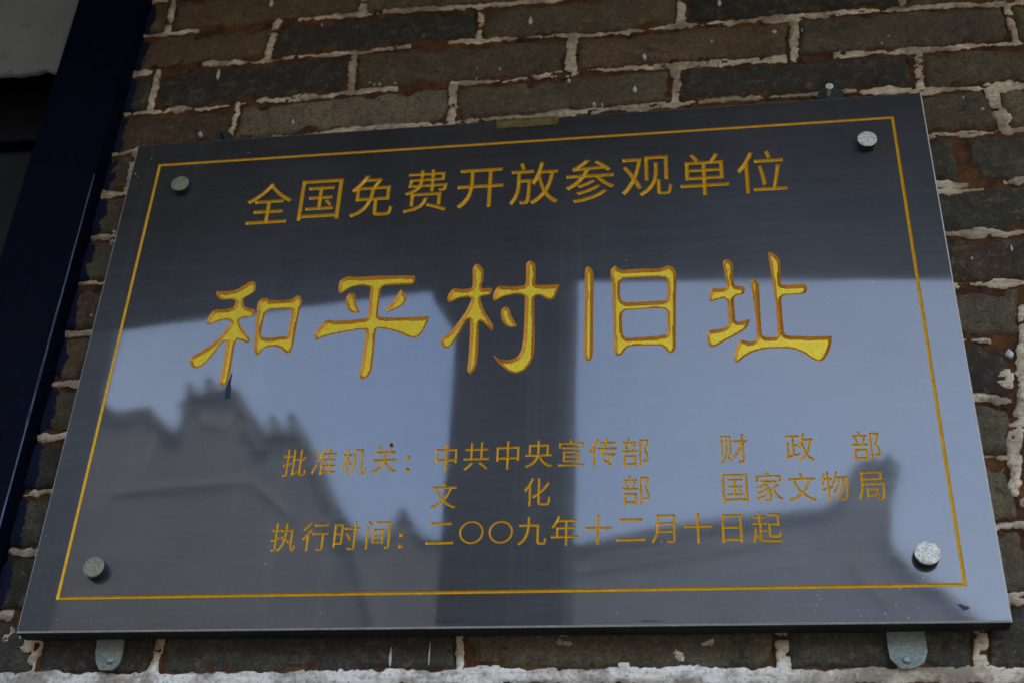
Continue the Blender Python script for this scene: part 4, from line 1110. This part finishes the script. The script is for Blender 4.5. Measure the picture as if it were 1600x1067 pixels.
# long nails driven through the upper tabs, their bright heads standing off the wall
for (hx, hy, lab) in ((1296, 135, 'bright galvanised nail head above the top edge at right'), (343, 205, 'dull nail head above the top edge at left')):
    x, z = px(hx, hy, -0.008)
    bm = lathe([(0, -.0012), (.0030, -.0011), (.0043, 0.0), (.0043, .0008), (.0019, .0010), (.0019, .021)], 18)
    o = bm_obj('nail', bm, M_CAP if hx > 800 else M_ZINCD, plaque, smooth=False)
    o.location = (x, 0.008, z)
    o['label'] = lab

# chips, dried paint and grit stuck to the polished face
def fleck(name, pts_px, mat, th, label=None, parent=plaque):
    P_ = [px(a, b) for a, b in pts_px]
    bm = bmesh.new()
    prism(bm, P_, -th, -0.00005)
    o = bm_obj(name, bm, mat, parent)
    if label: o['label'] = label
    return o
M_CHIP = simple('dark_resin_stain', (0.035, 0.022, 0.028), 0.6, scale=300, color2=(0.01, 0.008, 0.012))
M_BLUE = simple('blue_plastic_sliver', (0.004, 0.016, 0.065), 0.5)
fleck('paint_sliver', [(363, 581), (360, 600), (361, 606), (359, 622), (352, 621), (352, 610), (355, 600)], M_BLUE, .0006, 'dark blue sliver under the first large character')
fleck('stain', [(1495, 944), (1502, 943), (1507, 946), (1515, 947), (1514, 951), (1509, 953), (1504, 952), (1500, 948)], M_CHIP, .0002, 'small dark stain near the lower right corner')
fleck('stain', [(680, 971.5), (695, 969.5), (712, 967), (722, 968.5), (724, 970.5), (700, 972), (684, 972.5)], M_CHIP, .0002, 'thin dark stain on the bottom edge left of the middle')
fleck('stain', [(1000, 969.5), (1012, 968), (1028, 969), (1032, 970.3), (1004, 970.6)], M_CHIP, .0002, 'thin dark stain on the bottom edge right of the middle')
fleck('stain', [(609, 695), (611, 692), (614, 693), (613, 697), (610, 698)], M_BLACK, .0008, 'tiny black dot beside the second row of lettering')
random.seed(4)
SP = [(212, 272, 2.2), (216, 277, 1.4), (1034, 846, 2), (1442, 903, 2.4), (1383, 958, 2.2), (1420, 964, 1.8), (1277, 929, 1.6), (1276, 944, 1.6), (1341, 953, 1.4), (1370, 903, 1), (1400, 945, 1.3), (1406, 919, 1.6),
      (90, 967, 1.2), (207, 971, 1), (502, 957, 1.2), (679, 952, 1.1), (964, 957, 1.2), (1364, 442, 2.0), (388, 239, 1.5), (237, 249, 1.5), (1545, 788, 2.4), (1519, 855, 1.2), (1515, 852, 1.2), (1530, 840, 1.0), (1559, 866, 1.2), (1522, 925, 1.1),
      (1405, 950, 1.0), (1355, 960, 1.0), (1345, 962, 1.2), (1388, 964, 1.0), (1436, 950, 1.0), (1282, 935, 1.2), (1273, 954, 1.2), (1492, 875, 2.0)]
for a, b, r in SP:
    K = 7
    fleck('grit_speck', [(a + math.cos(q * 2 * math.pi / K) * r * .5 * random.uniform(.6, 1.3), b + math.sin(q * 2 * math.pi / K) * r * .7 * random.uniform(.6, 1.3)) for q in range(K)], M_DRIP, .0003)

# scrap of tape over the top edge
ta, tb = px(776, 190)[0], px(873, 185)[0]
zt = PH / 2
prof = [(-0.0006, -0.0125), (-0.0006, -0.004), (-0.0007, zt * 0 + 0.0004), (0.010, 0.0009), (0.017, 0.0008)]
bm = bmesh.new()
cols = 22
grid = []
for i in range(cols + 1):
    t = i / cols
    x = ta + (tb - ta) * t
    wv = (vnoise(np.array([t * 9.0]), np.array([0.3]), 4)[0] - .5)
    col_ = []
    for n, (y, z) in enumerate(prof):
        rag = (vnoise(np.array([t * 23.0]), np.array([n * 1.7]), 9)[0] - .5)
        col_.append(bm.verts.new((x + (0.0015 * rag if i in (0, cols) else 0), y - (0.0005 * abs(wv) if n < 3 else 0), zt + z + (0.0018 * rag if n == 0 else 0.0005 * wv))))
    grid.append(col_)
for i in range(cols):
    for n in range(len(prof) - 1):
        bm.faces.new((grid[i][n], grid[i + 1][n], grid[i + 1][n + 1], grid[i][n + 1]))
r = bmesh.ops.solidify(bm, geom=bm.faces[:], thickness=0.0002)
o = bm_obj('tape_strip', bm, M_TAPE, None, smooth=True)
o.location = w(0, 0, 0)
tag(o, 'scrap of yellowed masking tape folded over the top edge of the plaque', 'tape')

# ================================================================== DOOR FRAME AND PLASTER AT THE LEFT
door_frame = thing('door_frame', 'dark navy painted timber door frame at the left edge of the brick wall', 'door frame', loc=(-0.53, 0.02, 0))
def rel(o, p):
    return (p[0] - o.location[0], p[1] - o.location[1], p[2] - o.location[2])
fx1 = -0.4975                                   # edge against the bricks

yl = -FRAME_OUT
def frame_x(pxx, pyy):
    return px(pxx, pyy, FRAME_OUT)[0]
FRAME_L = frame_x(88, 115)
FRAME_R = fx1
bm = bmesh.new()
box_bm(bm, rel(door_frame, (FRAME_L, -FRAME_OUT, 0.0)), rel(door_frame, (FRAME_R, 0.09, 3.40)), 0.0012)
bmesh.ops.subdivide_edges(bm, edges=[e for e in bm.edges if e.calc_length() > 1.0], cuts=160, use_grid_fill=True)
for v in bm.verts:
    zz = v.co.z
    v.co.x += (vnoise(np.array([zz * 6]), np.array([0.5]), 3)[0] - .5) * 0.0012
    v.co.y += (vnoise(np.array([zz * 5]), np.array([4.5]), 6)[0] - .5) * 0.0010
post = bm_obj('post', bm, M_NAVY, door_frame, smooth=False)
# pale strip along the arris, a highlight put into the colour
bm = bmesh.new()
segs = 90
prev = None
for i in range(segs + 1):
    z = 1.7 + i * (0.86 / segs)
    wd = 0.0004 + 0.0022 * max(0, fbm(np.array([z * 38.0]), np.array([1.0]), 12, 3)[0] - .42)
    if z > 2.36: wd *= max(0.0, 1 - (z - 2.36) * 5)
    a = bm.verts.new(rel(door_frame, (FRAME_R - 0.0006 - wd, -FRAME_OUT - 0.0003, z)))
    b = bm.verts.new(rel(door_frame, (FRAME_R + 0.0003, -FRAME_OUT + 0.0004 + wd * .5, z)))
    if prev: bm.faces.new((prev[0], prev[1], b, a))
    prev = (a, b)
bm_obj('arris_highlight', bm, M_NAVYEDGE, door_frame, smooth=True)

plx, plz = px(44, 113, -0.045)
plaster_wall = thing('plaster_panel', 'whitewashed plaster panel over the dark doorway left of the navy frame', 'wall', loc=w(-1.2, plz, -0.045))
bm = bmesh.new()
xs = np.linspace(-3.0, FRAME_L + 0.01, 420)
xs = xs[(xs > -1.9)]
zs = np.linspace(plz, 1.15, 60) 
grid = []
for n, z in enumerate(zs):
    rowv = []
    for x in xs:
        rag = (fbm(np.array([x * 60]), np.array([2.0]), 5, 4)[0] - .5) * 0.014 if n == 0 else 0
        y = 0.045 - 0.003 * (fbm(np.array([x * 30.0]), np.array([z * 30.0]), 8, 3)[0] - .5)
        rowv.append(bm.verts.new(rel(plaster_wall, (x, y, ZC + z + rag))))
    grid.append(rowv)
for a, b in zip(grid, grid[1:]):
    for i in range(len(xs) - 1):
        bm.faces.new((a[i], a[i + 1], b[i + 1], b[i]))
lowv = [bm.verts.new((v.co.x, v.co.y + 0.008, v.co.z + 0.001)) for v in grid[0]]
for i in range(len(xs) - 1):
    bm.faces.new((lowv[i], lowv[i + 1], grid[0][i + 1], grid[0][i]))
bm_obj('plaster_coat', bm, M_PLASTER, plaster_wall, smooth=True)
# small lumps in the plaster
for a, b, r in ((38, 41, .006), (84, 51, .005), (74, 47, .003), (2, 90, .006), (50, 37, .003), (60, 94, .002), (16, 92, .0025), (10, 111, .006)):
    x, z = px(a, b, -0.045)
    bm = bmesh.new()
    bmesh.ops.create_icosphere(bm, subdivisions=2, radius=r)
    for v in bm.verts:
        v.co = Vector((v.co.x * 1.3, v.co.y * .4, v.co.z * .6)) * random.uniform(.8, 1.15)
    o = bm_obj('plaster_lump', bm, M_PLASTER, plaster_wall, smooth=True)
    o.location = rel(plaster_wall, (x, 0.0448, ZC + z))
door = thing('doorway_door', 'nearly black timber door set back in the doorway under the plaster', 'door', loc=(-1.0, 0.16, 0))
bm = bmesh.new()
box_bm(bm, rel(door, (-1.9, 0.155, 0.0)), rel(door, (FRAME_L, 0.20, 3.5)), 0.002)
bm_obj('door_leaf', bm, M_BLACK, door)
bm = bmesh.new()
zt_ = ZC + px(10, 232, -0.15)[1]
box_bm(bm, rel(door, (-1.9, 0.135, zt_ - .004)), rel(door, (FRAME_L, 0.156, zt_ + 0.0)), 0.002)
box_bm(bm, rel(door, (-1.9, 0.145, 0.02)), rel(door, (-0.75, 0.156, zt_ - .05)), 0.004)
bm_obj('door_rail', bm, M_NAVY, door)
M_SIDEWALL = M_PLASTERH
house_wall = thing('house_front_wall', 'plain continuation of the house front left of the doorway', 'wall', loc=(-4, 0.2, 0))
bm = bmesh.new()
box_bm(bm, rel(house_wall, (-7.0, 0.03, 0)), rel(house_wall, (-1.88, 0.35, 3.45)))
box_bm(bm, rel(house_wall, (-1.88, 0.201, 0)), rel(house_wall, (X0, 0.35, 3.45)))
bm_obj('wall', bm, M_PLASTERH, house_wall)

# ================================================================== WHAT THE POLISHED FACE MIRRORS
D_E = 1.20                                      # distance of the eave edge from the wall
def mp(x, y, d):
    a, b = mirror_px(x, y, d)
    return a, ZC + b
# porch roof: soffit boards on a deep edge beam, traced from its reflection
porch_roof = thing('porch_roof', 'dark boarded porch roof over the plaque, seen mirrored in its upper half', 'roof', loc=(0, -D_E / 2, 3.4))
eL0, eL1 = mp(150, 523, D_E), mp(700, 453, D_E)
eR0, eR1 = mp(905, 440, D_E), mp(1495, 438, D_E)
sl = (eL1[1] - eL0[1]) / (eL1[0] - eL0[0]); sr = (eR1[1] - eR0[1]) / (eR1[0] - eR0[0])
def ext(p, s, x):
    return (x, p[1] + s * (x - p[0]))
colL, colR = mp(690, 800, D_E + .0)[0], mp(900, 660, D_E)[0]
xm = (eL1[0] + eR0[0]) / 2
zm = (ext(eL1, sl, xm)[1] + ext(eR0, sr, xm)[1]) / 2
topz = max(eL0[1], eR1[1], eL1[1], eR0[1]) + 0.35
bm = bmesh.new()
La = [ext(eL0, sl, -1.5), ext(eL1, sl, xm), (xm, topz), (-1.5, topz)]
prism(bm, [(x, z - 3.4) for x, z in La], -D_E + .12 + D_E / 2, -D_E + D_E / 2)
Ra = [ext(eR0, sr, xm + .001), ext(eR1, sr, 1.9), (1.9, topz), (xm + .001, topz)]
prism(bm, [(x, z - 3.4) for x, z in Ra], -D_E + .12 + D_E / 2, -D_E + D_E / 2)
bm_obj('edge_beam', bm, M_WOOD, porch_roof)
bm = bmesh.new()
box_bm(bm, (-7.0, D_E / 2 + .03, .22), (7.0, D_E / 2 + 0.36, 3.4))
bm_obj('sun_block_storey', bm, M_PLASTERH, porch_roof)  # unseen storey, added to keep the sun off the ground in front
bmz = 3.4
soff = min(p[1] for p in (ext(eL0, sl, -1.5), ext(eR1, sr, 1.9))) + 0.10
nb = 9
for i in range(nb):
    y1 = 0.0 - i * (D_E - .122) / nb
    y0 = -(i + 1) * (D_E - .122) / nb + 0.006
    bm = bmesh.new()
    z0 = 3.52
    box_bm(bm, (-7.0, y0 + D_E / 2, z0 - 3.4), (7.0, y1 + D_E / 2, z0 - 3.4 + 0.025), 0.002)
    bm_obj('soffit_board', bm, M_WOOD, porch_roof)
bm = bmesh.new()
box_bm(bm, (-7.0, -D_E + .13 + D_E / 2 - .34, .15), (7.0, D_E / 2 + 0.35, .21))
box_bm(bm, (-7.0, -D_E - .12 + D_E / 2, .0), (-1.501, -D_E + D_E / 2, .15))
box_bm(bm, (1.901, -D_E - .12 + D_E / 2, .0), (7.0, -D_E + D_E / 2, .15))
bm_obj('roof_deck', bm, M_TILE, porch_roof)

def column(xl, xr, d, label, tap=0.0):
    xc = (xl + xr) / 2
    c = thing('porch_column', label, 'column', 'porch columns', loc=(xc, -d - .1, 0))
    h = (xr - xl) / 2
    bm = bmesh.new()
    box_bm(bm, (-h, -.1, 0.2), (h, .1, 3.6), 0.012)
    bm_obj('shaft', bm, M_COLUMN, c)
    bm = bmesh.new()
    box_bm(bm, (-h - .05, -.15, 0.0), (h + .05, .15, 0.2), 0.015)
    bm_obj('base', bm, M_COLUMN, c)
    return c
x_l = mp(697, 700, D_E)[0]; x_r = mp(902, 640, D_E + .2)[0]
c1 = column(x_l, x_r, D_E, 'square grey porch column mirrored in the middle of the plaque')
bm = bmesh.new()
g = [mp(672, 452, D_E), mp(709, 506, D_E), mp(740, 506, D_E), mp(740, 440, D_E)]
prism(bm, [(a - c1.location[0], b) for a, b in g], 0.11, 0.04)
bm_obj('corner_brace', bm, M_WOOD, c1)
x2r = mp(172, 600, D_E + .2)[0]
c2 = column(x2r - .24, x2r, D_E, 'square grey porch column mirrored at the left end of the plaque')

def gable(name, label, pts_px, d, base_px, mat, thick=0.35, group=None):
    """a free-standing gable wall whose skyline was traced from its reflection"""
    P_ = [mp(a, b, d) for a, b in pts_px]
    x0, x1 = P_[0][0], P_[-1][0]
    poly = P_ + [(x1, 0.0), (x0, 0.0)]
    cx = sum(p[0] for p in P_) / len(P_)
    t = thing(name, label, 'building', group, loc=(cx, -d, 0))
    bm = bmesh.new()
    vs0 = [bm.verts.new((x - cx, 0, z)) for x, z in poly]
    f = bm.faces.new(vs0)
    r = bmesh.ops.extrude_face_region(bm, geom=[f])
    for v in r['geom']:
        if isinstance(v, bmesh.types.BMVert):
            v.co.y -= thick
    bmesh.ops.recalc_face_normals(bm, faces=bm.faces)
    bm_obj('gable_wall', bm, mat, t)
    # tile coping following the skyline
    bm = bmesh.new()
    for (xa, za), (xb, zb) in zip(P_, P_[1:]):
        L = math.hypot(xb - xa, zb - za)
        if L < 0.02: continue
        nx, nz = -(zb - za) / L, (xb - xa) / L
        if nz < 0: nx, nz = -nx, -nz
        s = 0.03
        pts = [(xa - cx - nx * s, za - nz * s), (xb - cx - nx * s, zb - nz * s), (xb - cx + nx * .004, zb + nz * .004), (xa - cx + nx * .004, za + nz * .004)]
        prism(bm, pts, 0.07, -thick - .07)
    bm_obj('tile_coping', bm, M_TILE, t)
    return t

DA, DB, DC_ = 7.0, 8.5, 13.0
A_PTS = [(-900, 560), (-300, 610), (40, 600), (120, 610), (169, 634), (186, 647), (213, 642), (240, 640), (257, 661), (281, 683), (289, 659), (293, 644), (288, 634), (300, 627), (304, 603), (308, 622), (325, 617), (331, 614), (334, 595), (338, 614), (354, 609), (374, 612),
         (384, 630), (394, 654), (386, 662), (397, 680), (407, 700), (418, 705), (410, 688), (427, 681), (431, 654), (436, 678), (454, 676), (459, 651), (465, 676), (476, 681), (491, 703), (497, 722), (512, 758), (530, 795), (524, 806), (516, 812), (560, 860), (600, 1000)]
A_PTS = A_PTS[::-1] if mp(0, 600, DA)[0] > mp(400, 600, DA)[0] else A_PTS
gable('gable_house', 'grey house with stepped upturned gable ends mirrored at lower left', A_PTS, DA, None, M_PLASTERH, group='houses across the lane')
B_PTS = [(860, 868), (900, 853), (960, 842), (1024, 828), (1130, 813), (1222, 805), (1290, 797), (1315, 778), (1324, 751), (1336, 729), (1350, 721), (1364, 719), (1375, 724), (1385, 712), (1391, 718), (1403, 729), (1394, 741), (1391, 772), (1385, 800), (1387, 835), (1399, 866), (1425, 893), (1470, 922), (1512, 958), (1560, 1000), (1800, 1120)]
gable('gable_house', 'grey house with a tall curved roof horn mirrored at lower right', B_PTS, DB, None, M_PLASTERB, group='houses across the lane')
C_PTS = [(500, 845), (600, 848), (615, 826), (630, 798), (636, 802), (650, 828), (662, 845), (700, 852), (900, 862), (1000, 880), (1300, 890)]
gable('gable_house', 'low distant house with one pointed ornament mirrored between the nearer roofs', C_PTS, DC_, None, M_PLASTERH, group='houses across the lane')

# pale verge strips and a ridge band that show faintly on the gabled house
M_VERGE = simple('weathered_lime_verge', (0.115, 0.112, 0.105), 0.9)
verge = [[(176, 768), (290, 756), (392, 748)], [(392, 748), (420, 772), (462, 806)], [(212, 752), (234, 706), (250, 668)], [(318, 640), (322, 668), (336, 650), (348, 672), (368, 640)]]
ga, gb = bpy.data.objects['gable_house'], bpy.data.objects['gable_house.001']
verge += [[(900, 889), (1060, 868), (1225, 838)], [(1331, 868), (1345, 900), (1388, 940)], [(930, 868), (1200, 838)]]
for vi, line in enumerate(verge):
    ga = bpy.data.objects['gable_house'] if vi < 4 else gb
    DV = (DA if vi < 4 else DB) - .03
    bm = bmesh.new()
    for p, q in zip(line, line[1:]):
        (xa, za), (xb, zb) = mp(*p, DV), mp(*q, DV)
        L = math.hypot(xb - xa, zb - za); nx, nz = -(zb - za) / L * .018, (xb - xa) / L * .018
        prism(bm, [(xa - nx - ga.location[0], za - nz), (xb - nx - ga.location[0], zb - nz), (xb + nx - ga.location[0], zb + nz), (xa + nx - ga.location[0], za + nz)], 0.03, -0.001)
    bm_obj('verge_strip', bm, M_VERGE, ga)

# unseen long houses, added to block low sky light from both sides
def blocker_house(x0, x1, y, h, label):
    t = thing('blocker_house', label, 'building', 'houses across the lane', loc=((x0 + x1) / 2, y, 0))
    hw = (x1 - x0) / 2
    bm = bmesh.new()
    box_bm(bm, (-hw, -5.0, 0), (hw, 0, h))
    bm_obj('wall', bm, M_PLASTERH, t)
    bm = bmesh.new()
    prof_ = [(0.35, h + .001), (-5.35, h + .001), (-2.5, h + 1.5)]
    a = [bm.verts.new((-hw - .1, p[0], p[1])) for p in prof_]; b = [bm.verts.new((hw + .1, p[0], p[1])) for p in prof_]
    bm.faces.new(a); bm.faces.new(b[::-1])
    for i in range(3):
        bm.faces.new((a[i], b[i], b[(i + 1) % 3], a[(i + 1) % 3]))
    bmesh.ops.recalc_face_normals(bm, faces=bm.faces)
    bm_obj('roof', bm, M_TILE, t)
    for k in range(3):
        bm = bmesh.new()
        box_bm(bm, (-hw + hw * (.25 + .6 * k), 0, 1.0), (-hw + hw * (.25 + .6 * k) + .9, .03, 2.3), .004)
        bm_obj('window', bm, M_BLACK, t)
xa_ = mp(A_PTS[0][0], 600, DA)[0]; xb_ = mp(A_PTS[-1][0], 600, DA)[0]
xl_ = min(xa_, xb_)
blocker_house(xl_ - 11.0, xl_ + .5, -DA - .6, 5.4, 'long grey house with a pitched tile roof, added unseen to block sky light at the left end of the lane')
xr_ = mp(1800, 700, DB)[0]
blocker_house(xr_ - 1.2, xr_ + 12, -DB - 4.5, 5.2, 'long grey house with a pitched tile roof, added unseen to block sky light at the right end of the lane')

# ground
bm = bmesh.new()
v = [bm.verts.new(p) for p in ((-400, -400, 0), (400, -400, 0), (400, 400, 0), (-400, 400, 0))]
bm.faces.new(v)
g = bm_obj('ground', bm, M_PAVE)
g['kind'] = 'structure'
